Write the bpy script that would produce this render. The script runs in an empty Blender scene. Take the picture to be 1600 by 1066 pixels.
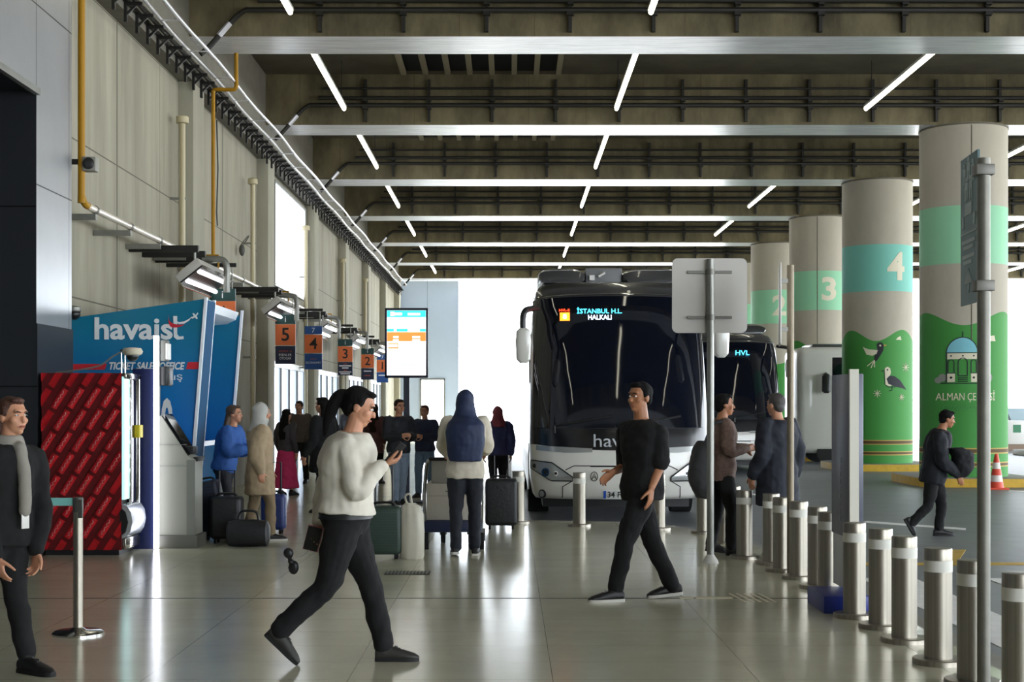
import bpy, bmesh, math, random
from mathutils import Vector, Matrix
random.seed(7)
S = bpy.context.scene
COL = S.collection
PI = math.pi
# ---------------------------------------------------------------- camera, world, exposure
FPX, CX, HY, EYE = 2250.0, 797.0, 636.0, 1.6
cam = bpy.data.cameras.new('camera'); camo = bpy.data.objects.new('camera', cam); COL.objects.link(camo)
cam.sensor_width = 36; cam.lens = 36*FPX/1600; cam.shift_x = (800-CX)/1600; cam.shift_y = (HY-533)/1600
cam.clip_start = .1; cam.clip_end = 600
camo.location = (0, 0, EYE); camo.rotation_euler = (PI/2, 0, 0); S.camera = camo
S.view_settings.view_transform = 'Standard'; S.view_settings.look = 'None'
S.view_settings.gamma = 1; S.view_settings.use_curve_mapping = False
S.view_settings.exposure = 0.5
S.cycles.use_denoising = True
S.cycles.max_bounces = 7; S.cycles.diffuse_bounces = 4; S.cycles.glossy_bounces = 4
S.cycles.sample_clamp_indirect = 6
w = bpy.data.worlds.new('overcast_sky'); S.world = w; w.use_nodes = True
bg = w.node_tree.nodes['Background']; bg.inputs[0].default_value = (.86, .93, 1, 1); bg.inputs[1].default_value = 7.0
TUBE_POWER = 6.0
sun = bpy.data.lights.new('sun', 'SUN'); sun.energy = 10; sun.angle = .02; sun.color = (1, .96, .9)
suno = bpy.data.objects.new('sun', sun); COL.objects.link(suno); suno.rotation_euler = (math.radians(-32), math.radians(25), 0)

def X(px, d): return (px-CX)*d/FPX
def Z(py, d): return EYE-(py-HY)*d/FPX
def P(px, py, d): return Vector((X(px, d), d, Z(py, d)))
# ---------------------------------------------------------------- materials
def lin(c):
    if isinstance(c, str):
        c = c.lstrip('#'); c = [int(c[i:i+2], 16)/255 for i in (0, 2, 4)]
    return tuple((v/12.92 if v <= .04045 else ((v+.055)/1.055)**2.4) for v in c)
MATS = {}
def mat(name, color, rough=.6, metal=0, noise=0, scale=6, bump=0, stretch=(1, 1, 1), emit=0, emit_color=None, spec=.5, coat=0, nmin=-1):
    if name in MATS: return MATS[name]
    m = bpy.data.materials.new(name); m.use_nodes = True; MATS[name] = m
    nt = m.node_tree; b = nt.nodes['Principled BSDF']; c = lin(color)
    b.inputs['Base Color'].default_value = (*c, 1); b.inputs['Roughness'].default_value = rough
    b.inputs['Metallic'].default_value = metal; b.inputs['Specular IOR Level'].default_value = spec
    b.inputs['Coat Weight'].default_value = coat
    if emit:
        b.inputs['Emission Color'].default_value = (*(lin(emit_color) if emit_color else c), 1)
        b.inputs['Emission Strength'].default_value = emit
    if noise or bump:
        tc = nt.nodes.new('ShaderNodeTexCoord'); mp = nt.nodes.new('ShaderNodeMapping')
        mp.inputs['Scale'].default_value = stretch
        nz = nt.nodes.new('ShaderNodeTexNoise'); nz.inputs['Scale'].default_value = scale
        nz.inputs['Detail'].default_value = 6; nz.inputs['Roughness'].default_value = .65
        nt.links.new(tc.outputs['Object'], mp.inputs[0]); nt.links.new(mp.outputs[0], nz.inputs['Vector'])
        if noise:
            r = nt.nodes.new('ShaderNodeValToRGB')
            r.color_ramp.elements[0].position = .3; r.color_ramp.elements[1].position = .7
            r.color_ramp.elements[0].color = (*[v*(1-noise) for v in c], 1)
            r.color_ramp.elements[1].color = (*[min(1, v*(1+noise)) for v in c], 1)
            nt.links.new(nz.outputs[0], r.inputs[0]); nt.links.new(r.outputs[0], b.inputs['Base Color'])
        if bump:
            bp = nt.nodes.new('ShaderNodeBump'); bp.inputs['Strength'].default_value = bump; bp.inputs['Distance'].default_value = .02
            nt.links.new(nz.outputs[0], bp.inputs['Height']); nt.links.new(bp.outputs[0], b.inputs['Normal'])
    return m
def mth(nt, op, a, b=None):
    n = nt.nodes.new('ShaderNodeMath'); n.operation = op
    for i, v in enumerate((a, b)):
        if v is None: continue
        if isinstance(v, (int, float)): n.inputs[i].default_value = v
        else: nt.links.new(v, n.inputs[i])
    return n.outputs[0]
def add_lines(m, specs, dark):
    """joint lines in the surface: specs = (axis, period, offset, half width)"""
    nt = m.node_tree; b = nt.nodes['Principled BSDF']
    tc = nt.nodes.new('ShaderNodeTexCoord'); sx = nt.nodes.new('ShaderNodeSeparateXYZ'); nt.links.new(tc.outputs['Object'], sx.inputs[0])
    tot = None
    for ax, per, off, hw in specs:
        v = mth(nt, 'PINGPONG', mth(nt, 'ADD', sx.outputs[ax], -off), per/2)
        k = mth(nt, 'LESS_THAN', v, hw)
        tot = k if tot is None else mth(nt, 'MAXIMUM', tot, k)
    mx = nt.nodes.new('ShaderNodeMix'); mx.data_type = 'RGBA'
    nt.links.new(tot, mx.inputs['Factor'])
    inp = b.inputs['Base Color']
    if inp.is_linked: nt.links.new(inp.links[0].from_socket, mx.inputs[6])
    else: mx.inputs[6].default_value = inp.default_value
    mx.inputs[7].default_value = (*lin(dark), 1)
    nt.links.new(mx.outputs[2], inp)
    return m
def grad_z(m, z0, c0, z1, c1):
    nt = m.node_tree; b = nt.nodes['Principled BSDF']
    tc = nt.nodes.new('ShaderNodeTexCoord'); sx = nt.nodes.new('ShaderNodeSeparateXYZ'); nt.links.new(tc.outputs['Object'], sx.inputs[0])
    mr = nt.nodes.new('ShaderNodeMapRange'); mr.inputs[1].default_value = z0; mr.inputs[2].default_value = z1
    nt.links.new(sx.outputs[2], mr.inputs[0])
    r = nt.nodes.new('ShaderNodeValToRGB'); r.color_ramp.elements[0].color = (*lin(c0), 1); r.color_ramp.elements[1].color = (*lin(c1), 1)
    nt.links.new(mr.outputs[0], r.inputs[0]); nt.links.new(r.outputs[0], b.inputs['Base Color'])
    return m

concrete = mat('wall_concrete', '#938e7d', .85, noise=.24, scale=1.1, bump=.15, stretch=(1, 1.6, .22))
add_lines(concrete, [(1, 2.463, 20.15, .010), (1, 7.39, 20.15, .028), (2, 2.0, 4.98, .010)], '#5b574a')
pil_mat = mat('pilaster_concrete', '#9d9988', .85, noise=.14, scale=1.5, bump=.15, stretch=(1, 1, .25))
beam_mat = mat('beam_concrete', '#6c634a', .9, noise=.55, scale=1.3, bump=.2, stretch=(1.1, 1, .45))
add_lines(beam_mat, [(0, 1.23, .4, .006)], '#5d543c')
soffit_mat = mat('whitened_soffit', '#eeedf3', .28, noise=.30, scale=3.5, bump=.25, stretch=(.35, 3.5, 1), spec=.9)  # pale soffit, whitened so the daylight glow sits in its colour
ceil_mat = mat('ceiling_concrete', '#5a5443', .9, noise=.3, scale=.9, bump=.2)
col_mat = mat('column_concrete', '#b3ab9a', .8, noise=.07, scale=2.0, stretch=(1, 1, .4))
floor_mat = mat('polished_floor', '#cac7b0', .17, noise=.09, scale=1.1, spec=.55)
add_lines(floor_mat, [(0, 1.2, .25, .002), (1, .6, 12.04, .0015)], '#7d7a69')
asphalt = mat('asphalt', '#75787b', .45, noise=.12, scale=2.0, bump=.1, spec=.35)
kerb_mat = mat('kerb_stone', '#8d8a80', .7, noise=.1, scale=5)
paving = mat('pale_paving', '#d9d8d2', .8, noise=.05)
yellow_paint = mat('yellow_road_paint', '#c9a227', .6, noise=.15, scale=6)
white_paint = mat('white_road_paint', '#f0f0ee', .6, noise=.08, scale=8)
clad = mat('grey_metal_cladding', '#a9abae', .33, .65, noise=.05, scale=1.5)
add_lines(clad, [(1, 1.15, 15.5, .007), (2, 1.94, 4.0, .008)], '#22252a')
clad_dark = mat('darkened_cladding', '#33363b', .4, .5)  # darker copy of the grey cladding, for faces that reflect darkness
add_lines(clad_dark, [(2, 1.94, 3.76, .008)], '#0c0d0f')
steel = mat('brushed_steel', '#9b9589', .42, 1, noise=.22, scale=3, stretch=(16, 16, .03))
steel_pol = mat('polished_steel', '#c2c0bb', .15, 1)
band_mat = mat('reflective_band', '#d8d6cc', .5)
galv = mat('galvanised_steel', '#8c8c86', .45, .7, noise=.08, scale=8)
black_metal = mat('black_metal', '#1c1b19', .55, .2)
dark_pipe = mat('dark_pipe', '#24221d', .6, .1)
cable_mat = mat('bright_conduit', '#cfcdd2', .35, .5)
yellow_pipe = mat('yellow_gas_pipe', '#a3770d', .5, spec=.3)
beige_pipe = mat('beige_pipe', '#b8ad8c', .45)
lit_pipe = mat('lit_pale_pipe', '#ddd3c4', .3, .2)  # yellow pipe's brightly lit stretch, the light put into the colour
tube_mat = mat('lit_tube', '#fffdf0', .4, emit=TUBE_POWER, emit_color='#fff9e2')
lamp_tube = mat('floodlight_tube', '#ffffff', .4, emit=1.5)
white_plastic = mat('white_plastic', '#dcdad4', .4)
black_plastic = mat('black_plastic', '#17181a', .4)
dark_glass = mat('dark_tinted_glass', '#0b0e12', .05, spec=.8)
rubber = mat('tyre_rubber', '#161616', .8)
# ---------------------------------------------------------------- mesh builder
def tree_matrix(o):
    M = Matrix.Identity(4)
    while o is not None:
        M = o.matrix_basis @ M; o = o.parent
    return M
def catmull(pts, n=4):
    if len(pts) < 3: return list(pts)
    out = []
    for i in range(len(pts)-1):
        p0 = pts[max(i-1, 0)]; p1 = pts[i]; p2 = pts[i+1]; p3 = pts[min(i+2, len(pts)-1)]
        for k in range(n):
            t = k/n
            out.append(tuple(.5*((2*b)+(-a+c)*t+(2*a-5*b+4*c-e)*t*t+(-a+3*b-3*c+e)*t**3) for a, b, c, e in zip(p0, p1, p2, p3)))
    out.append(tuple(pts[-1])); return out
class MB:
    def __init__(s): s.bm = bmesh.new()
    def v(s, pts): return [s.bm.verts.new(p) for p in pts]
    def f(s, vs, mi=0):
        try:
            f = s.bm.faces.new(vs); f.material_index = mi; return f
        except ValueError: return None
    def poly(s, pts, mi=0): return s.f(s.v(pts), mi)
    def box(s, x0, x1, y0, y1, z0, z1, mi=0, bev=0, M=None, seg=2):
        b = bmesh.new(); vs = [b.verts.new((x, y, z)) for z in (z0, z1) for y in (y0, y1) for x in (x0, x1)]
        for q in ((0, 2, 3, 1), (4, 5, 7, 6), (0, 1, 5, 4), (2, 6, 7, 3), (0, 4, 6, 2), (1, 3, 7, 5)): b.faces.new([vs[i] for i in q])
        if bev: bmesh.ops.bevel(b, geom=b.edges[:], offset=bev, segments=seg, profile=.5, affect='EDGES', clamp_overlap=True)
        mp = {}
        for q in b.verts: mp[q] = s.bm.verts.new(M @ q.co if M else q.co)
        for q in b.faces: s.f([mp[i] for i in q.verts], mi)
        b.free(); return s
    def tube(s, path, r, n=10, mi=0, cap=True):
        path = [Vector(p) for p in path]; k = len(path)
        rs = [r]*k if isinstance(r, (int, float)) else r
        t0 = (path[1]-path[0]).normalized()
        a = t0.orthogonal().normalized(); rings = []
        for i, p in enumerate(path):
            t = (path[min(i+1, k-1)]-path[max(i-1, 0)]).normalized()
            a = (a-t*a.dot(t)); a = a.normalized() if a.length > 1e-6 else t.orthogonal().normalized()
            b = t.cross(a)
            rings.append(s.v([p+(a*math.cos(q)+b*math.sin(q))*rs[i] for q in [2*PI*j/n for j in range(n)]]))
        for A, B in zip(rings, rings[1:]):
            for j in range(n): s.f([A[j], A[(j+1) % n], B[(j+1) % n], B[j]], mi)
        if cap: s.f(rings[0][::-1], mi); s.f(rings[-1], mi)
        return s
    def cyl(s, p0, p1, r0, r1=None, n=16, mi=0): return s.tube([p0, p1], [r0, r0 if r1 is None else r1], n, mi)
    def lathe(s, prof, c=(0, 0, 0), n=28, mi=0, mis=None):
        c = Vector(c); rings = []
        for r, z in prof: rings.append(s.v([c+Vector((max(r, 1e-4)*math.cos(2*PI*j/n), max(r, 1e-4)*math.sin(2*PI*j/n), z)) for j in range(n)]))
        for i, (A, B) in enumerate(zip(rings, rings[1:])):
            for j in range(n): s.f([A[j], A[(j+1) % n], B[(j+1) % n], B[j]], mis[i] if mis else mi)
        s.f(rings[0][::-1], mis[0] if mis else mi); s.f(rings[-1], mis[-1] if mis else mi)
        return s
    def prism(s, poly, fn, w0, w1, mi=0):
        a = s.v([fn(u, v, w0) for u, v in poly]); b = s.v([fn(u, v, w1) for u, v in poly]); n = len(poly)
        s.f(a[::-1], mi); s.f(b, mi)
        for i in range(n): s.f([a[i], a[(i+1) % n], b[(i+1) % n], b[i]], mi)
        return s
    def ell(s, c, r, axes=None, n=14, m=10, mi=0):
        c = Vector(c); ax = axes or (Vector((1, 0, 0)), Vector((0, 1, 0)), Vector((0, 0, 1)))
        top = s.bm.verts.new(c+ax[2]*r[2]); bot = s.bm.verts.new(c-ax[2]*r[2]); rings = []
        for i in range(1, m):
            th = PI*i/m
            rings.append(s.v([c+ax[0]*(r[0]*math.sin(th)*math.cos(2*PI*j/n))+ax[1]*(r[1]*math.sin(th)*math.sin(2*PI*j/n))+ax[2]*(r[2]*math.cos(th)) for j in range(n)]))
        for j in range(n):
            s.f([top, rings[0][j], rings[0][(j+1) % n]], mi); s.f([bot, rings[-1][(j+1) % n], rings[-1][j]], mi)
        for A, B in zip(rings, rings[1:]):
            for j in range(n): s.f([A[j], B[j], B[(j+1) % n], A[(j+1) % n]], mi)
        return s
    def loft(s, rings, n=22, mi=0, e=2.0, sm=0):
        if sm and len(rings) > 2:
            A0, B0 = rings[0][1], rings[0][2]
            rings = [(Vector(q[:3]), A0, B0, max(q[3], .004), max(q[4], .004)) for q in catmull([(*Vector(c), a, b) for c, A, B, a, b in rings], sm)]
        """rings: (centre, axis a, axis b, half a, half b)"""
        rr = []
        for c, A, B, a, b in rings:
            pts = []
            for j in range(n):
                q = 2*PI*j/n; cq, sq = math.cos(q), math.sin(q)
                pts.append(Vector(c)+A*(a*math.copysign(abs(cq)**(2/e), cq))+B*(b*math.copysign(abs(sq)**(2/e), sq)))
            rr.append(s.v(pts))
        for U, W in zip(rr, rr[1:]):
            for j in range(n): s.f([U[j], U[(j+1) % n], W[(j+1) % n], W[j]], mi)
        s.f(rr[0][::-1], mi); s.f(rr[-1], mi)
        return s
    def grid(s, fn, us, vs, mi=0, mif=None):
        g = [s.v([fn(u, v) for u in us]) for v in vs]
        for i in range(len(vs)-1):
            for j in range(len(us)-1):
                s.f([g[i][j], g[i][j+1], g[i+1][j+1], g[i+1][j]], mif(us[j], vs[i]) if mif else mi)
        return s
    def slab(s, fn, us, vs, t, mi=0):
        """thick curved patch: fn(u, v, offset)"""
        a = [s.v([fn(u, v, 0) for u in us]) for v in vs]; b = [s.v([fn(u, v, t) for u in us]) for v in vs]
        nu, nv = len(us), len(vs)
        for i in range(nv-1):
            for j in range(nu-1):
                s.f([a[i][j], a[i+1][j], a[i+1][j+1], a[i][j+1]], mi); s.f([b[i][j], b[i][j+1], b[i+1][j+1], b[i+1][j]], mi)
        for j in range(nu-1):
            s.f([a[0][j], a[0][j+1], b[0][j+1], b[0][j]], mi); s.f([a[-1][j+1], a[-1][j], b[-1][j], b[-1][j+1]], mi)
        for i in range(nv-1):
            s.f([a[i+1][0], a[i][0], b[i][0], b[i+1][0]], mi); s.f([a[i][-1], a[i+1][-1], b[i+1][-1], b[i][-1]], mi)
        return s
    def text(s, txt, fn, box, mi=0, t=.004, shear=0, bold=0.0, keep=False):
        """letters fitted to box (u0, u1, v0, v1); fn(u, v, w) maps them onto a surface"""
        vs, fs = glyphs(txt, shear, bold)
        xs = [a[0] for a in vs]; ys = [a[1] for a in vs]
        lo, hi, bo, to = min(xs), max(xs), min(ys), max(ys); u0, u1, v0, v1 = box
        sy = (v1-v0)/(to-bo); sx = (u1-u0)/max(hi-lo, 1e-6)
        if keep: sx = math.copysign(sy*keep, sx); c = (u0+u1)/2; u0 = c-sx*(hi-lo)/2
        V = s.v([fn(u0+(a[0]-lo)*sx, v0+(a[1]-bo)*sy, a[2]*t) for a in vs])
        for q in fs: s.f([V[i] for i in q], mi)
        return s
    def warp(s, fn, step):
        us = [v.co.x for v in s.bm.verts]
        if not us: return s
        bmesh.ops.triangulate(s.bm, faces=s.bm.faces[:])
        x = math.ceil(min(us)/step)*step
        while x < max(us):
            bmesh.ops.bisect_plane(s.bm, geom=s.bm.verts[:]+s.bm.edges[:]+s.bm.faces[:], plane_co=(x, 0, 0), plane_no=(1, 0, 0), dist=1e-6); x += step
        for v in s.bm.verts: v.co = fn(*v.co)
        return s
    def build(s, name, mats, parent=None, smooth=True, angle=38):
        bmesh.ops.recalc_face_normals(s.bm, faces=s.bm.faces[:])
        me = bpy.data.meshes.new(name); s.bm.to_mesh(me); s.bm.free()
        if parent is not None: me.transform(tree_matrix(parent).inverted())
        for m in (mats if isinstance(mats, (list, tuple)) else [mats]): me.materials.append(m)
        if smooth:
            me.shade_smooth(); me.set_sharp_from_angle(angle=math.radians(angle))
        o = bpy.data.objects.new(name, me); COL.objects.link(o); o.parent = parent
        return o
_gl = {}
def glyphs(txt, shear=0, bold=0.0):
    k = (txt, shear, bold)
    if k not in _gl:
        cu = bpy.data.curves.new('t', 'FONT'); cu.body = txt; cu.size = 1; cu.extrude = .5; cu.shear = shear; cu.offset = bold; cu.resolution_u = 3
        ob = bpy.data.objects.new('t', cu); COL.objects.link(ob)
        dg = bpy.context.evaluated_depsgraph_get()
        me = bpy.data.meshes.new_from_object(ob.evaluated_get(dg))
        _gl[k] = ([(q.co.x, q.co.y, q.co.z+.5) for q in me.vertices], [tuple(p.vertices) for p in me.polygons])
        bpy.data.objects.remove(ob); bpy.data.curves.remove(cu); bpy.data.meshes.remove(me)
    return _gl[k]
def tag(o, label, cat, group=None, kind=None):
    o['label'] = label; o['category'] = cat
    if group: o['group'] = group
    if kind: o['kind'] = kind
    return o
def thing(name, label, cat, loc=(0, 0, 0), rz=0, group=None):
    o = bpy.data.objects.new(name, None); COL.objects.link(o); o.empty_display_size = .2
    o.location = loc; o.rotation_euler = (0, 0, rz); return tag(o, label, cat, group)
def struct(mb, name, mats, label=None, cat=None):
    o = mb.build(name, mats); o['kind'] = 'structure'
    if label: o['label'] = label; o['category'] = cat
    return o
KIDS = {}
def copy_tree(o, parent=None, skip=()):
    c = o.copy(); COL.objects.link(c)
    if parent is not None: c.parent = parent
    for ch in list(o.children):
        if ch.name.split('.')[0] not in skip: copy_tree(ch, c, skip)
    return c
def dup(root, loc, label, rz=None, skip=()):
    c = copy_tree(root, None, skip); c.location = loc
    if rz is not None: c.rotation_euler = (0, 0, rz)
    c['label'] = label; return c
ORD = ['first', 'second', 'third', 'fourth', 'fifth', 'sixth', 'seventh', 'eighth', 'ninth', 'tenth', 'eleventh', 'twelfth', 'thirteenth', 'fourteenth', 'fifteenth', 'sixteenth', 'seventeenth']
YZ = lambda y: (lambda u, v, w: Vector((u, y-w, v)))      # a surface facing the viewer side (-y)
# ================================================================ the setting
WX, ROAD = -5.5, -0.08
def kerb_line():
    pts = [(2.98, -14), (2.98, 14.6), (2.9, 15.8), (2.7, 17.0), (2.45, 18.3), (2.1, 19.3), (1.5, 19.95), (.9, 20.15), (.3, 20.25), (-.05, 20.5), (-.12, 21.2), (-.12, 72)]
    return pts
k = kerb_line()
b = MB(); b.prism([(-9, -14)]+k+[(-9, 72)], lambda u, v, w: Vector((u, v, w)), -.3, 0); struct(b, 'floor', floor_mat)
b = MB()
for (xa, ya), (xb, yb) in zip(k, k[1:]):
    n = Vector((yb-ya, -(xb-xa), 0)).normalized()*.16
    b.prism([(xa, ya), (xb, yb), (xb+n.x, yb+n.y), (xa+n.x, ya+n.y)], lambda u, v, w: Vector((u, v, w)), -.3, -.004)
struct(b, 'trim_1', kerb_mat, 'pale stone kerb along the edge of the walkway', 'kerb')
b = MB(); b.box(-.1, 40, -14, 74, -.5, ROAD); struct(b, 'road', asphalt, 'grey asphalt roadway where the buses stop', 'road')
b = MB(); b.box(-150, 250, 74, 420, -.5, ROAD-.01); b.box(40, 250, -60, 74, -.5, ROAD-.01); struct(b, 'ground', paving, 'bright open ground outside the hall', 'ground')
# left wall with pilasters
b = MB(); b.box(-6.1, WX, 16.5, 70, 0, 8.75); struct(b, 'wall_left', concrete)
BEAM0, STEP, BW = 23.55, 7.39, 1.17                        # front face of the first beam seen, spacing, width
for i in range(-1, 7):
    y1 = BEAM0+STEP*i+BW
    if y1 < 17.5: continue
    b = MB(); b.box(WX-.05, -5.25, y1-.85, y1, 0, 7.0, bev=.015)
    struct(b, 'pilaster', pil_mat, f'concrete pilaster on the left wall under the {ORD[i]} ceiling beam seen', 'pilaster')
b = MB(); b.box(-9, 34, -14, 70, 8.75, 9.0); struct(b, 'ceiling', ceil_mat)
b = MB(); b.box(-9, 9, -14.3, -14, -.5, 9); struct(b, 'wall_back_blocker', pil_mat)  # unseen wall added behind the camera to hold back light
b = MB(); b.box(-9.3, -9, -14.3, 16.5, -.5, 9); struct(b, 'wall_entrance', clad_dark)
# end wall, pale blue, with a doorway
blue_wall = mat('pale_blue_panel', '#bccde6', .5, noise=.04, scale=.6)
add_lines(blue_wall, [(0, 1.5, -5.5, .012)], '#7f93ad')
b = MB(); yb = 69.6
b.box(-5.6, -4.3, yb, yb+.3, 0, 7.7); b.box(-4.3, -3.2, yb, yb+.3, 2.9, 7.7); b.box(-3.2, -2.5, yb, yb+.3, 0, 7.7)
struct(b, 'wall_end', blue_wall)
b = MB(); b.box(-4.36, -4.3, yb-.05, yb+.3, 0, 2.96); b.box(-3.2, -3.14, yb-.05, yb+.3, 0, 2.96); b.box(-4.36, -3.14, yb-.05, yb+.3, 2.9, 2.98)
struct(b, 'door_1', galv, 'open doorway in the pale blue end wall', 'door')
# beams
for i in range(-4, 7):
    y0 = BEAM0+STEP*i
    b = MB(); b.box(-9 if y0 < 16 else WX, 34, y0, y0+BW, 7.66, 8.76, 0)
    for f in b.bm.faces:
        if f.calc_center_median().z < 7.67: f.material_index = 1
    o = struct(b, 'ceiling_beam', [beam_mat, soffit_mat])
    if i >= 0: tag(o, f'{ORD[i]} concrete ceiling beam from the camera with pale underside', 'beam')
    else: tag(o, 'concrete ceiling beam overhead, above the top edge of the view', 'beam', 'beams above the camera')
# framed glowing strip high on the wall, and lit glazed doors low on the wall
bright_panel = mat('glowing_wall_panel', '#f4f8ff', .4, emit=1.3, emit_color='#eef5ff')  # bright rectangle on the wall, given its own glow
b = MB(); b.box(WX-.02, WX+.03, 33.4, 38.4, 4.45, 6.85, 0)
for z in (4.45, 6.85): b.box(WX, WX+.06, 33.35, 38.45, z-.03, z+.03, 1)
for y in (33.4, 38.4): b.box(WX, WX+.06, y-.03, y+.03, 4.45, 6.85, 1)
struct(b, 'glow_panel_1', [bright_panel, galv])
glow = mat('lit_door_glass', '#cfdcf2', .15, emit=.75, emit_color='#c6d8f5')
for n, (ya, yc) in enumerate(((33.0, 38.2), (40.3, 45.6), (47.6, 53.0), (55.0, 60.4))):
    b = MB(); b.box(WX-.02, WX+.02, ya, yc, 0, 2.55, 0); q = 4
    for j in range(q+1):
        y = ya+(yc-ya)*j/q; b.box(WX, WX+.07, y-.05, y+.05, 0, 2.6, 1)
    b.box(WX, WX+.08, ya-.05, yc+.05, 2.52, 2.66, 1); b.box(WX, WX+.05, ya, yc, 1.0, 1.05, 1)
    struct(b, f'door_{n+2}', [glow, galv], f'{ORD[n]} lit glazed entrance from the camera in the left concrete wall', 'door')
# clad entrance block at the left, front face coloured dark for its dim reflection
b = MB(); b.box(-8.9, -5.1, 15.5, 16.75, 0, 8.7, 0)
for f in b.bm.faces:
    n = f.normal if f.normal.length else None
    c = f.calc_center_median()
    f.material_index = 1 if abs(c.y-15.5) < .01 else 0
b.box(-5.105, -5.085, 15.49, 16.76, 0, 2.5, 1)
struct(b, 'wall_clad_pier', [clad, clad_dark])
b = MB(); b.box(-8.9, -5.1, 2, 15.5, 5.0, 8.7, 0)
for f in b.bm.faces:
    if f.calc_center_median().z < 5.01: f.material_index = 1
struct(b, 'wall_clad_fascia', [clad, clad_dark])
b = MB(); b.box(-5.12, -5.06, 2, 15.52, 4.96, 5.03); struct(b, 'trim_2', galv, 'pale metal edge under the clad fascia', 'trim')
# floor joint and inlays
b = MB(); b.box(-8.9, 2.9, 12.02, 12.05, 0, .002); struct(b, 'trim_3', black_plastic, 'dark expansion joint across the polished floor', 'floor joint')
def flat(poly, name, label, cat, m, z, grp=None, t=.004):
    b = MB(); b.prism(poly, lambda u, v, w: Vector((u, v, w)), z, z+t); return tag(b.build(name, m), label, cat, grp, 'structure')
inlay = mat('pale_floor_inlay', '#e9dfc2', .35)
flat([(1.42, 12.0), (1.53, 12.0), (1.53, 12.1), (1.42, 12.1)], 'floor_inlay', 'short pale floor strip beside the walking man in black', 'floor inlay', inlay, 0)
flat([(1.55, 12.0), (1.86, 12.0), (1.86, 12.1), (1.55, 12.1)], 'floor_inlay', 'long pale floor strip before the slanted strips', 'floor inlay', inlay, 0)
for i in range(5):
    x = 1.87+.062*i
    flat([(x, 12.33), (x+.016, 12.33), (x+.066, 11.78), (x+.05, 11.78)], 'floor_inlay', f'{ORD[i]} slanted pale floor strip from the left', 'floor inlay', inlay, 0, 'slanted strips in the floor')
b = MB()
b.box(-1.2, -.77, 13.72, 14.0, 0, .004, 0)
for i in range(12): b.box(-1.185+.034*i, -1.165+.034*i, 13.75, 13.97, .004, .007, 1)
tag(b.build('drain_grate', [black_metal, galv]), 'small slotted drain grate in the floor by the green suitcase', 'drain grate', None, 'structure')
# road paint
flat([(3.42, 7), (3.92, 7), (3.96, 14.1), (3.43, 14.1)], 'road_marking', 'long white stripe on the road behind the bollards', 'road marking', white_paint, ROAD)
flat([(4.65, 13.6), (8.0, 13.2), (8.0, 13.9), (4.65, 14.1)], 'road_marking', 'white bar across the road at the right edge', 'road marking', white_paint, ROAD)
flat([(3.6, 15.25), (9.5, 15.35), (9.5, 15.6), (3.6, 15.5)], 'road_marking', 'yellow line across the road behind the bollards', 'road marking', yellow_paint, ROAD)
flat([(4.55, 15.6), (4.85, 15.6), (5.35, 16.9), (5.1, 16.9)], 'road_marking', 'slanted yellow bar of the road hatching, left one', 'road marking', yellow_paint, ROAD)
flat([(5.9, 15.6), (6.2, 15.6), (6.95, 16.9), (6.7, 16.9)], 'road_marking', 'slanted yellow bar of the road hatching, right one', 'road marking', yellow_paint, ROAD)
flat([(3.9, 29.5), (4.15, 29.5), (4.9, 27.2), (4.7, 27.2)], 'road_marking', 'white dash on the road beyond the two standing men', 'road marking', white_paint, ROAD)
flat([(5.1, 20.9), (5.25, 21.2), (6.3, 19.9), (6.2, 19.6)], 'road_marking', 'white dash behind the walking man on the road', 'road marking', white_paint, ROAD)
flat([(7.0, 17.7), (7.15, 18.0), (8.6, 16.6), (8.5, 16.2)], 'road_marking', 'white dash on the road at the right behind the sign pole', 'road marking', white_paint, ROAD)
flat([(9.9, 28.6), (10.05, 29.0), (13.0, 26.4), (12.8, 25.9)], 'road_marking', 'white line beside the traffic cone', 'road marking', white_paint, ROAD)

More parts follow.
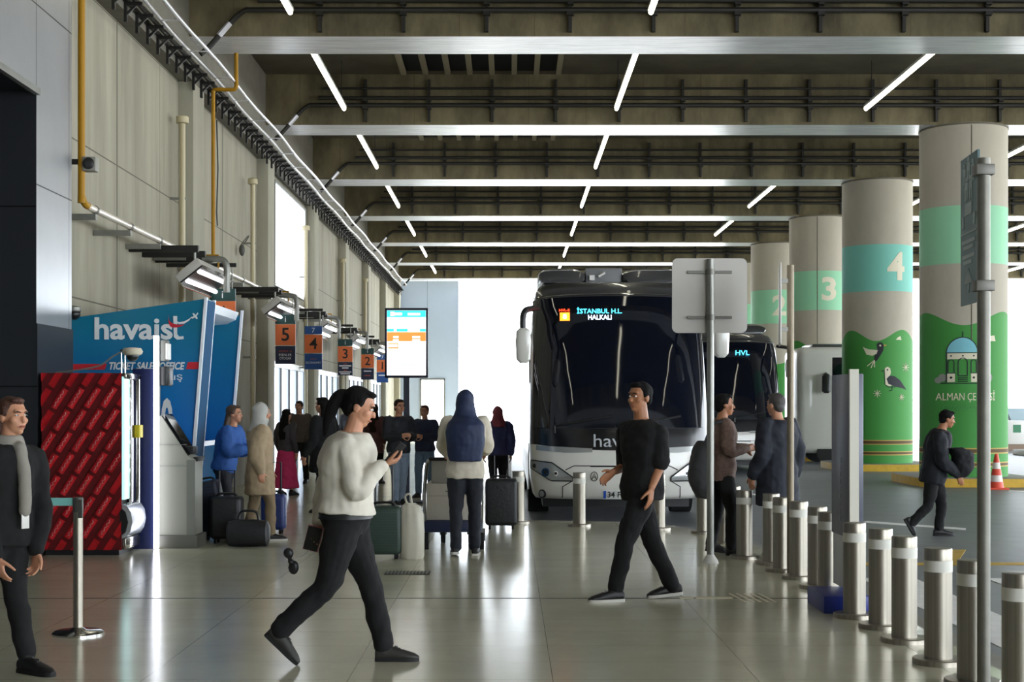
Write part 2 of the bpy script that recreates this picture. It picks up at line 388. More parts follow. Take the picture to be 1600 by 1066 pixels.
# ================================================================ columns with painted murals
RC, CXW = .93, 9.92
green = mat('mural_green', '#3f8f3c', .7); green2 = mat('mural_green_light', '#4d9a50', .7)
mint = mat('mural_mint', '#93cfa6', .7); teal = mat('mural_teal', '#7cc4b4', .7)
brown = mat('mural_brown', '#5a4522', .7); gold = mat('mural_gold', '#b79a4e', .7)
cream = mat('mural_cream', '#ded6bd', .7); ink = mat('mural_ink', '#26262e', .7); dome_blue = mat('mural_blue', '#7fc3cf', .7); seam = mat('column_seam', '#6b6558', .8)
def column(i, label, waves, band, numeral, seam_on):
    yc = BEAM0+STEP*i+BW/2
    root = thing('column', label, 'column', (CXW, yc, ROAD+.18))
    n = 72; b = MB(); ths = [2*PI*j/n for j in range(n)]
    wave = (lambda th: 3.49-.15*math.cos(waves[0]*(th+PI/2+.27))) if len(waves) == 2 else (lambda th: 3.42+waves[0]*math.sin(2*th+waves[1])+waves[2]*math.sin(3*th+waves[3]))
    levels = [.10, .32, .345, .40, .425, .60, .625, .70, .725, 'w', 4.66, 5.9, 7.66]
    lm = [0, 2, 1, 2, 0, 2, 1, 2, 0, 3, 4, 3]
    rings = []
    for L in levels: rings.append(b.v([(CXW+RC*math.cos(t), yc+RC*math.sin(t), wave(t) if L == 'w' else L) for t in ths]))
    for q, (A, B_) in enumerate(zip(rings, rings[1:])):
        for j in range(n): b.f([A[j], A[(j+1) % n], B_[(j+1) % n], B_[j]], lm[q])
    b.f(rings[0][::-1], 0); b.f(rings[-1], 3)
    b.build('shaft', [green, brown, gold, col_mat, band], root)
    b = MB(); b.lathe([(RC+.015, 7.62), (RC+.015, 7.655)], (CXW, yc, 0), 48); b.build('top_collar', seam, root)
    if seam_on is not None:
        th = -PI/2+seam_on; b = MB(); c = Vector((CXW+RC*math.cos(th), yc+RC*math.sin(th), 0))
        b.tube([c+Vector((0, 0, 3.0)), c+Vector((0, 0, 7.6))], .012, 6); b.build('seam', seam, root)
    def W(u, z, w):                                        # u: metres sideways on the face turned to the walkway end
        t = -PI/2+math.asin(max(-.98, min(.98, u/RC))); r = RC+.003+w
        return Vector((CXW+r*math.cos(t), yc+r*math.sin(t), z))
    FL = lambda u, z, w: Vector((u, z, w))
    if numeral:
        s, u0, u1, z0, z1 = numeral
        b = MB(); b.text(s, FL, (u0, u1, z0, z1), 0, .006, bold=.03); b.warp(W, .06).build('numeral', cream, root)
    return root, W
island_c = mat('island_concrete', '#8f8b82', .8)
NAMES = {1: 'near round column with green mural of a domed fountain', 2: 'round column with teal band and numeral 4, birds painted below',
         3: 'round column with mint band and numeral 3', 4: 'round column with mint band and numeral 2', 5: 'far round column mostly hidden behind the grey sign back'}
for i in range(0, 7):
    if i not in NAMES: continue
    yc = BEAM0+STEP*i+BW/2
    b = MB(); poly = []
    for cx, cy, a0 in ((CXW+.75, yc+1.0, 0), (CXW-.75, yc+1.0, 90), (CXW-.75, yc-1.0, 180), (CXW+.75, yc-1.0, 270)):
        for q in range(7): a = math.radians(a0+15*q); poly.append((cx+.55*math.cos(a), cy+.55*math.sin(a)))
    b.prism(poly, lambda u, v, w: Vector((u, v, w)), ROAD, .10, 0)
    for f in b.bm.faces:
        if abs(f.normal.z) < .5 and f.calc_center_median().z < .09 and len(f.verts) == 4: f.material_index = 1
    struct(b, 'column_island', [island_c, yellow_paint], 'raised island with yellow kerb round the '+NAMES[i], 'traffic island')
    numeral = {2: ('4', .03, .52, 4.95, 5.70), 3: ('3', -.10, .37, 4.95, 5.70), 4: ('2', -.30, .20, 4.95, 5.70)}.get(i)
    band = teal if i == 2 else mint
    wv = {1: (.10, 1.2, .22, .9), 2: (.12, .5, .20, 1.4)}.get(i, (.15, .3*i, .15, i))
    if i == 1: wv = (3, 1.04)
    if i == 2: wv = (4, 1.04)
    root, W = column(i, NAMES[i], wv, band, numeral, {1: -.12, 3: -.25}.get(i))
    pxc = CX+CXW*FPX/yc; sc = FPX/(yc-RC)
    U = lambda px: (px-pxc)/sc*1.0
    Zc = lambda py: EYE-(py-HY)/sc
    def PX(pts): return [(U(a), Zc(c)) for a, c in pts]
    FL = lambda u, z, w: Vector((u, z, w))
    def shape(b, pts, mi, t=.004): b.prism(PX(pts), FL, 0, t, mi)
    def stroke(b, pts, wpx, mi, t=.008):
        r = wpx/sc/2; pts = PX(pts)
        b.tube([FL(u, z, t*.3) for u, z in pts], r, 6, mi)
    def disc(b, px, py, rx, ry, mi, t=.004, n=20): shape(b, [(px+rx*math.cos(2*PI*j/n), py+ry*math.sin(2*PI*j/n)) for j in range(n)], mi, t)
    if i == 2:                                             # swallow, gull, clouds and stars
        b = MB()
        shape(b, [(1352, 566), (1353, 556), (1357, 545), (1356, 538), (1359, 535), (1364, 535), (1367, 540), (1366, 548), (1362, 555), (1357, 563)], 1)
        disc(b, 1361.5, 540, 1.4, 1.6, 0, .008); shape(b, [(1367, 538), (1372, 539.5), (1367, 541.5)], 2, .006)
        shape(b, [(1337, 542), (1341, 544), (1345, 546), (1358, 547), (1356, 553), (1350, 556), (1342, 554)], 0, .007)
        for q in ((1343, 572), (1348, 575), (1353, 574)): stroke(b, [(1353, 563), q], 1.3, 0)
        b.warp(W, .06).build('swallow_mural', [cream, ink, gold], root)
        b = MB()
        shape(b, [(1369, 601), (1368, 580), (1369, 575), (1373, 573), (1377, 576), (1378, 582), (1376, 590), (1382, 601), (1376, 604)], 0)
        shape(b, [(1371, 592), (1376, 587), (1384, 588), (1393, 594), (1405, 609), (1395, 606), (1384, 604), (1374, 600)], 1, .008)
        disc(b, 1372.5, 578, 1.2, 1.3, 1, .008); stroke(b, [(1368, 579), (1363, 580)], 1.3, 1); stroke(b, [(1380, 604), (1380, 610), (1375, 611)], 1.2, 1)
        stroke(b, [(1368, 580), (1369, 601), (1374, 605), (1385, 605)], 1.0, 1)
        b.warp(W, .06).build('gull_mural', [cream, ink], root)
        b = MB()
        for cx, cy, r in ((1404, 574, 7), (1357, 615, 6), (1396, 621, 5)):
            for q in range(4):
                a = PI*q/4; stroke(b, [(cx-r*math.cos(a), cy-r*math.sin(a)), (cx+r*math.cos(a), cy+r*math.sin(a))], 1.0, 0)
        shape(b, [(1386, 531), (1390, 527), (1394, 525), (1396, 531)], 0)
        b.warp(W, .06).build('star_mural', [cream], root)
    if i == 1:                                             # small domed fountain house
        b = MB(); cxp = 1484
        shape(b, [(cxp-22*math.cos(PI*j/14), 551-24*math.sin(PI*j/14)) for j in range(15)], 3)
        shape(b, [(1463, 552), (1506, 552), (1506, 561), (1463, 561)], 0)
        for a, c in ((1463, 1473), (1496, 1506)): shape(b, [(a, 583), (c, 583), (c, 597), (a, 597)], 0)
        L = [[(1462, 551), (1507, 551)], [(1462, 551), (1462, 598)], [(1507, 551), (1507, 598)], [(1455, 599), (1514, 599)], [(1484, 518), (1484, 527)], [(1463, 583), (1474, 583)], [(1495, 583), (1506, 583)],
             [(cxp-22*math.cos(PI*j/14), 551-24*math.sin(PI*j/14)) for j in range(15)]]
        for ac, r, bot in ((1468, 4, 582), (1484, 6.5, 586), (1500, 4, 582)):
            L.append([(ac-r, bot)]+[(ac-r*math.cos(PI*j/8), 566-r*math.sin(PI*j/8)) for j in range(9)]+[(ac+r, bot)])
        for y in (587, 590, 593, 596): L.append([(1477, y), (1491, y)])
        for l in L: stroke(b, l, 1.4, 1)
        for px in (1468, 1484, 1500): disc(b, px, 556, 1.3, 1.3, 1, .008)
        for px in (1468, 1500): disc(b, px, 590, 1.8, 1.8, 1, .008)
        for px, py, r in ((1457, 590, 5), (1452, 594, 4), (1517, 588, 6), (1524, 590, 6), (1512, 594, 4)): disc(b, px, py, r, r*1.2, 2)
        shape(b, [(1511, 533), (1516, 529), (1522, 528), (1526, 525), (1534, 524), (1536, 533)], 0)
        b.warp(W, .06).build('fountain_mural', [cream, ink, mat('mural_grey', '#8d9088', .7), dome_blue], root)
        b = MB(); b.text('ALMAN ÇEŞMESİ', FL, (U(1449), U(1535), Zc(629), Zc(610)), 0, .004)
        b.text('GERMAN FOUNTAIN', FL, (U(1458), U(1524), Zc(641), Zc(633)), 1, .004); b.warp(W, .06).build('mural_lettering', [cream, green2], root)

# ================================================================ ceiling lights, racks, grilles
rows = [(-3.48, 'left'), (2.23, 'middle'), (7.46, 'right'), (12.4, 'fourth'), (17.7, 'fifth'), (22.9, 'sixth')]
p0 = None
for ri, (x, rn) in enumerate(rows):
    for i in range(-4, 7):
        y1 = BEAM0+STEP*i-.72; y0 = y1-5.0
        if (y1 < 16 and ri > 2) or (ri > 2 and i < ri-2) or (ri == 2 and i in (0, 2, 5, 6)): continue
        bay = i
        lab = f'lit ceiling tube of the {rn} row, before the {ORD[bay]} ceiling beam seen' if bay >= 0 else 'lit ceiling tube overhead, above the top edge of the view'
        if p0 is None:
            p0 = thing('ceiling_light', lab, 'ceiling light', (0, 0, 0), 0, 'lit tubes under the ceiling')
            b = MB(); b.box(-.05, .05, 0, 5, .03, .08); b.build('housing', white_plastic, p0)
            b = MB(); b.tube([(0, .03, 0), (0, 4.97, 0)], .042, 10); b.build('tube', tube_mat, p0)
            b = MB()
            b.cyl((0, .5, .07), (0, .5, .9), .008, n=6); b.build('hanger', black_metal, p0)
            b = MB(); b.cyl((0, 4.5, .07), (0, 4.5, .9), .008, n=6); b.build('hanger', black_metal, p0)
            p0.location = (x, y0, 7.85)
        else: dup(p0, (x, y0, 7.85), lab)
def rack(i):
    y = BEAM0+STEP*i-.03
    root = thing('pipe_rack', f'dark pipe rack along the face of the {ORD[i]} ceiling beam from the camera', 'pipe rack', (0, y, 8), 0, 'pipe racks on the ceiling beams')
    xl = -4.55
    for j, (dz, r, dy) in enumerate(((8.06, .045, .10), (8.21, .04, .12), (8.42, .025, .08))):
        pts = [(xl+.35+.1*j, y-dy, dz), (33, y-dy, dz)]
        if j == 0: pts = [(-5.0, y-.25, 7.3), (-4.9, y-.2, 7.4), (-4.45, y-dy, 7.95), (-4.3, y-dy, dz), (33, y-dy, dz)]
        b = MB(); b.tube(pts, r, 8); b.build('pipe', dark_pipe, root)
    b = MB(); b.tube([(-4.72, y-.18, 7.62), (-4.55, y-.14, 7.83)], .05, 8); b.build('sleeve', cable_mat, root)
    nb = min(26, 9+5*i)
    for j in range(nb):
        x = -3.1+1.36*j; h = .62
        b = MB(); b.box(x-.028, x+.028, y-.07, y+.02, 7.72, 8.62); b.box(x-.055, x+.055, y-.14, y-.04, 7.97, 8.03); b.box(x-.05, x+.05, y-.15, y-.04, 8.14, 8.19)
        b.build('bracket', dark_pipe, root)
for i in range(7): rack(i)
for i, (x0, x1, n, y0, y1) in enumerate(((-2.33, 1.05, 7, 27.5, 30.5), (-2.4, 1.15, 7, 35.0, 38.0))):
    root = thing('ceiling_grille', f'dark slotted opening in the ceiling before the {ORD[i+1]} beam', 'ceiling grille', (0, (y0+y1)/2, 8.74), 0, 'slotted openings in the ceiling')
    b = MB(); b.box(x0, x1, y0, y1, 8.72, 8.749); b.build('opening', mat('grille_dark_sheet', '#0b0b0b', .9), root)  # black sheet stands for the shade inside the slots
    for j in range(n+1):
        x = x0+.02+(x1-x0-.1)*j/n; b = MB(); b.box(x, x+.11, y0, y1, 8.63, 8.72); b.build('slat', mat('grille_slat', '#8b8168', .8), root)

# ================================================================ left wall services
b = MB(); b.box(WX-.02, -5.25, 16.76, 69.6, 7.0, 8.75); struct(b, 'trim_5', mat('dark_header', '#6b675c', .85, noise=.15), 'dark concrete header along the top of the left wall', 'wall header')
root = thing('cable_tray', 'long cable tray on brackets high along the left wall', 'cable tray', (-5.1, 17, 7.0))
for i in range(86):
    y = 16.6+.6*i; b = MB()
    b.box(-5.25, -5.0, y-.03, y+.03, 7.06, 7.11); b.box(-5.25, -5.21, y-.03, y+.03, 6.84, 7.06); b.prism([(-5.21, 6.98), (-5.21, 6.93), (-5.08, 7.06), (-5.12, 7.06)], lambda u, v, w: Vector((u, w, v)), y-.015, y+.015)
    b.build('bracket_arm', black_metal, root)
for j, (x, nm) in enumerate(((-4.98, 'conduit'), (-4.70, 'conduit'), (-5.22, 'tray_rail'), (-5.1, 'tray_rail'))):
    b = MB()
    if nm == 'conduit': b.tube([(x+.02*math.sin(y*1.1+j), y, 7.14) for y in [15+.9*q for q in range(57)]], .027, 8)
    else: b.box(x-.02, x+.02, 15, 66, 7.1, 7.17)
    if j == 1:
        for q in range(28): y = 16.9+1.8*q; b.box(-4.99, -4.69, y-.015, y+.015, 7.10, 7.115)
    b.build(nm, cable_mat if nm == 'conduit' else black_metal, root)
root = thing('gas_pipe', 'yellow gas pipe dropping down the wall then running along it, coloured pale as if lit', 'pipe', (-5.05, 17, 4))
b = MB(); b.tube(catmull([(-5.06, 17, 7.65), (-5.06, 17, 4.3), (-5.06, 17, 4.12), (-5.05, 17.08, 4.02), (-5.05, 17.25, 4.0)], 4), .042, 12); b.build('riser', yellow_pipe, root)
b = MB(); b.tube([(-5.05, 17.2, 4), (-5.05, 64, 4)], .042, 12); b.build('run', lit_pipe, root)
for i in range(24):
    y = 17.4+1.6*i; b = MB(); b.box(WX+.01, -5.0, y-.03, y+.03, 3.86, 3.93); b.build('bracket', galv, root)
    b = MB(); b.cyl((-5.05, y+.1, 4), (-5.05, y+.16, 4), .052, n=12); b.build('coupling', galv, root)
b = MB(); b.tube(catmull([(-4.66, 24.5, 7.62), (-4.66, 24.5, 7.2), (-4.66, 24.5, 7.05), (-4.72, 24.5, 7.0), (-5.0, 24.5, 7.0), (-5.05, 24.5, 6.95), (-5.05, 24.5, 6.7), (-5.05, 24.5, 4.1)], 4), .034, 10)
tag(b.build('gas_pipe', yellow_pipe), 'thin yellow pipe stepping down the wall past the first pilaster', 'pipe')
p0 = None
for i, (px, py) in enumerate(((285, 194), (395, 283), (478, 364), (536, 414), (571, 452))):
    d = -5.3*FPX/(px-CX); zt = 6.2
    lab = f'beige vertical pipe with wide cap on the left wall, {ORD[i]} from the camera'
    if p0 is None:
        p0 = thing('vent_pipe', lab, 'pipe', (0, 0, 0), 0, 'beige pipes on the left wall')
        b = MB(); b.lathe([(.048, 0), (.048, zt)], n=16); b.build('riser', beige_pipe, p0)
        b = MB(); b.lathe([(.05, zt-.02), (.1, zt-.01), (.1, zt+.09), (.07, zt+.11)], n=18); b.build('cap', beige_pipe, p0)
        for z in (4.95, 2.6):
            b = MB(); b.box(-.21, .06, -.02, .02, z, z+.04); b.build('clamp', galv, p0)
        p0.location = (-5.3, d, 0)
    else: dup(p0, (-5.3, d, 0), lab)
b = MB(); b.tube([(-5.42, 26.6, 6.9), (-5.4, 26.62, 6.0), (-5.42, 26.6, 5.2), (-5.41, 26.62, 4.95)], .014, 6); tag(b.build('hanging_cable', black_plastic), 'loose dark cable hanging from the tray down the wall', 'cable')
b = MB(); b.ell((-5.38, 28.9, 4.75), (.06, .09, .12)); b.tube(catmull([(-5.4, 28.9, 4.85), (-5.3, 28.95, 5.0), (-5.28, 29.1, 5.05), (-5.4, 29.2, 4.9)], 5), .012, 6)
tag(b.build('junction_box', mat('dark_grey_box', '#4b4a44', .6)), 'small dark junction box with looped cable beside a beige pipe', 'junction box')
# wall camera, corner camera
root = thing('wall_speaker', 'small grey wall horn unit by the yellow gas pipe', 'speaker', P(141, 257, 17.0))
c = P(141, 257, 17.0)
b = MB(); b.box(c.x-.08, c.x+.08, c.y-.06, c.y+.08, c.z-.085, c.z+.085, bev=.012); b.build('body', mat('grey_housing', '#8a887f', .5), root)
b = MB(); b.lathe([(.065, 0), (.07, .02), (.05, .03), (.02, .035)], n=20)
for v in b.bm.verts: v.co = Vector((c.x+v.co.x, c.y-.06-v.co.z, c.z+v.co.y))
b.build('horn', black_plastic, root)
b = MB(); b.box(WX, c.x-.07, c.y-.02, c.y+.02, c.z+.0, c.z+.06); b.build('arm', black_metal, root)
# floodlight brackets with twin tubes
p0 = None
for i in range(6):
    lab = f'twin tube floodlight on dark wall arms, {ORD[i]} from the camera along the left wall'
    loc = (0, 22.0+7.2*i, 0)
    if p0: dup(p0, loc, lab); continue
    p0 = thing('wall_floodlight', lab, 'floodlight', (0, 0, 0), 0, 'floodlights along the left wall')
    for j, y in enumerate((-1.2, -.45, .35)):
        b = MB(); b.box(WX, -4.5-.06*j, y-.045, y+.045, 3.84, 3.93); b.build('arm', black_metal, p0)
    b = MB(); b.tube(catmull([(-4.7, 0, 3.86), (-4.5, 0, 3.86), (-4.38, 0, 3.84), (-4.33, 0, 3.74), (-4.33, 0, 3.5), (-4.33, 0, 3.35)], 4), .05, 12); b.build('conduit', galv, p0)
    a = math.radians(38); ex = Vector((math.cos(a), 0, math.sin(a))); ez = Vector((-math.sin(a), 0, math.cos(a))); c0 = Vector((-4.62, 0, 3.52))
    M = Matrix(((ex.x, 0, ez.x, c0.x), (0, 1, 0, 0), (ex.z, 0, ez.z, c0.z), (0, 0, 0, 1)))
    b = MB(); b.box(-.21, .21, -1.1, 1.0, .02, .15, bev=.01, M=M); b.build('housing', mat('lamp_housing', '#b8b4ac', .5), p0)
    b = MB(); b.box(-.2, .2, -1.1, 1.0, .0, .022, M=M); b.build('recess', black_plastic, p0)
    for x in (-.21, .198):
        b = MB(); b.box(x, x+.012, -1.1, 1.0, -.07, .02, M=M); b.build('rim', steel_pol, p0)
    for x in (-.11, .11):
        b = MB(); b.tube([M @ Vector((x, -1.05, -.02)), M @ Vector((x, .95, -.02))], .035, 10); b.build('tube', lamp_tube, p0)
    b = MB(); b.tube([(-4.62, -.9, 3.66), (-4.62, -.9, 3.86)], .02, 8); b.build('hanger', galv, p0)
    b = MB(); b.tube([(-4.62, .8, 3.66), (-4.62, .8, 4.0), (-5.05, .8, 4.0)], .02, 8); b.build('hanger', yellow_pipe, p0)
    p0.location = loc
# hanging stop number signs
sg, so, sn, sb = mat('sign_green', '#17413f', .5), mat('sign_orange', '#e0713a', .5), mat('sign_navy', '#1c2440', .5), mat('sign_blue', '#23508f', .5)
stx, sred, stb = mat('sign_white', '#e8e8ea', .5), mat('sign_red', '#b4523c', .5), mat('sign_black', '#161616', .5)
def stop_sign(num, d, top, low, lines):
    x = -4.6; zb = 2.5
    root = thing('stop_sign', f'hanging orange bus stop sign with numeral {num}', 'sign', (x, d, zb), 0, 'numbered bus stop signs')
    w_ = .205; F = YZ(d-.021)
    b = MB(); b.box(x-w_, x+w_, d-.02, d+.02, zb+.36, zb+.79, 0); b.build('number_panel', so, root)
    b = MB(); b.text(num, F, (x-.1, x+.1, zb+.45, zb+.72), 0, .005, bold=.012, keep=1.0); b.build('numeral', stb, root)
    b = MB(); b.box(x-w_, x+w_, d-.02, d+.02, zb-.02, zb+.35, 0)
    b.build('name_panel', low, root)
    b = MB()
    for t, z, h, mi, wd in lines:
        if t: b.text(t, F, (x-wd, x+wd, zb+z, zb+z+h), mi, .005)
        else: b.box(x-wd, x+wd, d-.025, d-.02, zb+z, zb+z+h, mi)
    b.build('lettering', [stx, sred], root)
    b = MB(); b.box(x-w_, x+w_, d-.02, d+.02, zb+.80, zb+.99, 0); b.build('top_panel', top, root)
    b = MB(); b.text('7' if top is sb else 'i', F, (x-.05, x+.05, zb+.84, zb+.95), 0, .004, keep=1.0); b.build('symbol', stx, root)
    for q in (-.15, .15):
        b = MB(); b.cyl((x+q, d, zb+.98), (x+q, d, 3.86), .012, n=6); b.build('hanger', galv, root)
    b = MB(); b.box(WX, x+.22, d-.03, d+.03, 3.84, 3.9); b.build('arm', black_metal, root)
stop_sign('6', 23.05, sg, sn, [('', .2, .05, 0, .14)])
stop_sign('5', 29.5, sg, sn, [('HVIST-5', .22, .045, 1, .13), ('ESENLER', .14, .05, 0, .13), ('OTOGAR', .07, .05, 0, .12)])
stop_sign('4', 33.7, sb, sb, [('HVIST-4', .20, .035, 1, .07), ('SULTANAHMET', .11, .05, 0, .18)])
stop_sign('3', 40.2, sg, sn, [('', .29, .018, 1, .05), ('', .23, .035, 0, .17), ('', .17, .035, 0, .09), ('', .11, .018, 1, .05), ('', .06, .03, 0, .17), ('', .01, .03, 0, .13)])
stop_sign('2', 46.5, sg, sn, [('', .24, .03, 0, .12), ('', .1, .02, 1, .1)])
stop_sign('1', 51.9, sb, sb, [('', .22, .04, 0, .14)])
# ================================================================ ticket office booth
d = 17.5
root = thing('ticket_office', 'blue slanted ticket office booth with white bus company lettering', 'ticket office', (-4.5, 18.7, 0))
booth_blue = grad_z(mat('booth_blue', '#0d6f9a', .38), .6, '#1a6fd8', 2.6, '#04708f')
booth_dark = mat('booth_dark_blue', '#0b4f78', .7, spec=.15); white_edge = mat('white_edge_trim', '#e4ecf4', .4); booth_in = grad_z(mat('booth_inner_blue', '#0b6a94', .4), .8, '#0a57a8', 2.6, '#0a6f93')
XZ = lambda u, v, w: Vector((u, w, v))
near = [(-5.4, 0), (-3.93, 0), (-3.695, 2.915), (-5.4, 2.67)]
b = MB(); b.prism(near, XZ, 17.5, 17.98); b.build('near_wall', [booth_blue], root)
def edge(y0, y1, name='edge_trim'):
    b = MB(); b.prism([(-3.945, 0), (-3.91, 0), (-3.675, 2.93), (-3.71, 2.93)], XZ, y0, y1); b.build(name, white_edge, root)
edge(17.47, 17.52); edge(17.95, 18.0)
b = MB(); b.prism([(-3.93, .02), (-3.905, .02), (-3.672, 2.9), (-3.70, 2.9)], XZ, 17.52, 17.95); b.build('end_panel', booth_dark, root)
far = [(-5.4, 0), (-3.9, 0), (-3.72, 2.86), (-5.4, 2.7)]
b = MB(); b.prism(far, XZ, 19.85, 19.91); b.build('far_wall', booth_in, root)
edge(19.83, 19.86)
b = MB(); b.prism([(-5.4, 2.60), (-3.9, 2.74), (-3.78, 2.80), (-3.74, 2.90), (-5.4, 2.72)], XZ, 18.0, 19.85); b.build('roof', white_edge, root)
b = MB(); b.box(-4.8, -4.7, 18.0, 19.85, 1.1, 2.6); b.build('back_panel', booth_in, root)
b = MB(); b.box(-4.75, -3.98, 18.0, 19.85, 0, 1.1); b.build('counter', booth_dark, root)
b = MB(); b.box(-3.98, -3.9, 18.0, 19.85, 1.1, 1.16); b.build('counter_ledge', white_edge, root)
b = MB(); b.cyl((-4.0, 18.9, 2.62), (-4.0, 18.9, 2.74), .07); b.build('downlight', white_plastic, root)
F = YZ(17.495)
logo_w, logo_r = mat('logo_white', '#dfe3e4', .5), mat('logo_red', '#c3202f', .5)
u = lambda px: X(px, d); zz = lambda py: Z(py, d)
b = MB(); b.text('havais', F, (u(148), u(270), zz(531), zz(496)), 0, .006, bold=.025)
tt = [(271, 494), (277, 494), (277, 522), (280, 526), (287, 525.5), (287, 530), (277, 531), (272, 527)]
b.prism([(u(a), zz(c)) for a, c in tt], F, 0, .006, 0)
b.build('company_lettering', logo_w, root)
b = MB()
arc = lambda pts, wd, mi: [b.prism([(u(p[0]), zz(p[1])), (u(q[0]), zz(q[1])), (u(q[0]), zz(q[1]+w1)), (u(p[0]), zz(p[1]+w0))], F, .002, .009, mi) for (p, w0), (q, w1) in zip(pts, pts[1:])]
arc([((263.5, 493), .5), ((264, 498), 6), ((266, 503), 7), ((270, 505.5), 6.5), ((276, 507), 5), ((283, 508), 2.5), ((288, 507), .6)], 1, 1)
arc([((272, 501), .8), ((280, 503.5), 3), ((288, 502.5), 3.4), ((295, 499), 2.6), ((300, 495), .6)], 1, 0)
plane = [(299, 496.5), (303, 494), (301, 490), (303, 489.5), (306, 492.5), (309, 488.5), (310, 490), (307.5, 494), (309, 498), (307.5, 499), (304.5, 496), (301, 498.5)]
b.prism([(u(a), zz(c)) for a, c in plane], F, 0, .008, 0)
b.build('swoosh_emblem', [logo_w, logo_r], root)
b = MB(); b.text('TICKET SALES OFFICE', F, (u(171), u(289), zz(578), zz(566)), 0, .005, shear=.25, bold=.03); b.text('Bilet Satış', F, (u(205), u(285), zz(597), zz(583)), 0, .005)
b.text('0', F, (u(252), u(270), zz(692), zz(622)), 0, .005, bold=.03); b.build('sales_lettering', logo_w, root)
b = MB(); b.prism([(u(107), zz(578)), (u(164), zz(578)), (u(167), zz(569)), (u(107), zz(569))], F, 0, .005); b.prism([(u(291), zz(577)), (u(310.5), zz(577)), (u(311.5), zz(566)), (u(294), zz(566))], F, 0, .005)
b.build('red_stripe', logo_r, root)
c = P(116, 491, 17.3)
root = thing('dome_camera', 'dark dome camera at the top left corner of the blue booth', 'camera', c)
b = MB(); b.ell(c, (.075, .075, .07)); b.build('dome', black_plastic, root)
b = MB(); b.lathe([(.08, .03), (.085, .04), (.085, .08), (.03, .1)], c); b.build('base', galv, root)
b = MB(); b.box(c.x-.02, c.x+.02, c.y, 17.495, c.z+.05, c.z+.1); b.build('arm', galv, root)

# ================================================================ drinks vending machine
y0, x0, x1 = 15.5, -5.04, -4.18
root = thing('vending_machine', 'drinks vending machine with a red side covered in cans', 'vending machine', (-4.6, 15.9, 0))
can_red, can_dark, can_txt = mat('can_red', '#b3161f', .35, noise=.25, scale=14), mat('side_dark_red', '#5d0a10', .4, noise=.3, scale=5), mat('can_lettering', '#b98781', .5)
b = MB(); b.box(x0, x1, y0+.01, 16.14, .06, 1.965, bev=.01); b.build('cabinet', black_plastic, root)
b = MB(); b.box(x0+.03, x1-.04, y0+.04, 16.1, 0, .06); b.build('plinth', black_plastic, root)
b = MB(); b.box(x0, x1, y0-.004, y0+.012, .06, 1.965); b.build('side_panel', can_dark, root)
a = Vector((.54, .84)).normalized(); n2 = Vector((.84, -.54)).normalized()
cans = MB(); txt = MB(); rim = mat('can_rim', '#7d2a2c', .3, .6)
Fv = YZ(y0-.004)
def clip(poly, xa, xb, za, zb):
    def cut(ps, ins, inter):
        o = []
        for p, q in zip(ps, ps[1:]+ps[:1]):
            if ins(p): o.append(p)
            if ins(p) != ins(q): o.append(inter(p, q))
        return o
    lx = lambda v: (lambda p, q: (v, p[1]+(q[1]-p[1])*(v-p[0])/(q[0]-p[0]))); lz = lambda v: (lambda p, q: (p[0]+(q[0]-p[0])*(v-p[1])/(q[1]-p[1]), v))
    for ins, it in ((lambda p: p[0] > xa, lx(xa)), (lambda p: p[0] < xb, lx(xb)), (lambda p: p[1] > za, lz(za)), (lambda p: p[1] < zb, lz(zb))):
        poly = cut(poly, ins, it)
        if len(poly) < 3: return []
    return poly
for i in range(-12, 16):
    for j in range(-12, 22):
        c = Vector((-4.6, 1.0))+a*(.283*i+.10*j)+n2*(.146*j)
        L, R_ = .120, .037
        if not (x0-.2 < c.x < x1+.2 and -.2 < c.y < 2.2): continue
        for m in range(6):
            t0, t1 = -PI/2+PI*m/6, -PI/2+PI*(m+1)/6; s0, s1 = R_*math.sin(t0), R_*math.sin(t1); h0, h1 = .03*math.cos(t0), .03*math.cos(t1)
            q = [c-a*L+n2*s0, c+a*L+n2*s0, c+a*L+n2*s1, c-a*L+n2*s1]
            if not clip([(p.x, p.y) for p in q], x0, x1, .06, 1.965): continue
            if not all(x0 <= p.x <= x1 and .06 <= p.y <= 1.965 for p in q):
                pl = clip([(p.x, p.y) for p in q], x0, x1, .06, 1.965); cans.poly([Fv(p[0], p[1], (h0+h1)/2) for p in pl], 0); continue
            cans.poly([Fv(q[0].x, q[0].y, h0), Fv(q[1].x, q[1].y, h0), Fv(q[2].x, q[2].y, h1), Fv(q[3].x, q[3].y, h1)], 0)
        for sg_ in (-1, 1):
            e0 = c+a*(L*sg_); e1 = c+a*((L+.018)*sg_)
            q = [e0-n2*R_*.95, e1-n2*R_*.75, e1+n2*R_*.75, e0+n2*R_*.95]
            pl = clip([(p.x, p.y) for p in q], x0, x1, .06, 1.965)
            if pl: cans.poly([Fv(p[0], p[1], .022) for p in pl], 1)
        pts = [c+a*(L*(-.8+1.6*q/10))+n2*(.012*math.sin(q*2.4)+.006) for q in range(11)]
        if all(x0 < p.x < x1 and .06 < p.y < 1.96 for p in pts): txt.tube([Fv(p.x, p.y, .031) for p in pts], .0045, 4)
o = cans.build('can_pattern', [can_red, rim], root, smooth=True, angle=80); txt.build('can_script', can_txt, root)
ledm = mat('teal_led_strip', '#bfe6e6', .4, emit=.9, emit_color='#9fd6d8'); ledd = mat('led_dot', '#ffffff', .4, emit=5, emit_color='#e8ffff')
b = MB(); b.box(x1, x1+.03, y0+.0, y0+.2, .6, 1.93, bev=.005); b.build('light_strip', ledm, root)
b = MB()
for q in range(8): b.ell((x1+.031, y0+.08, .72+.165*q), (.008, .03, .022), n=10, m=6)
b.build('light_dot', ledd, root)
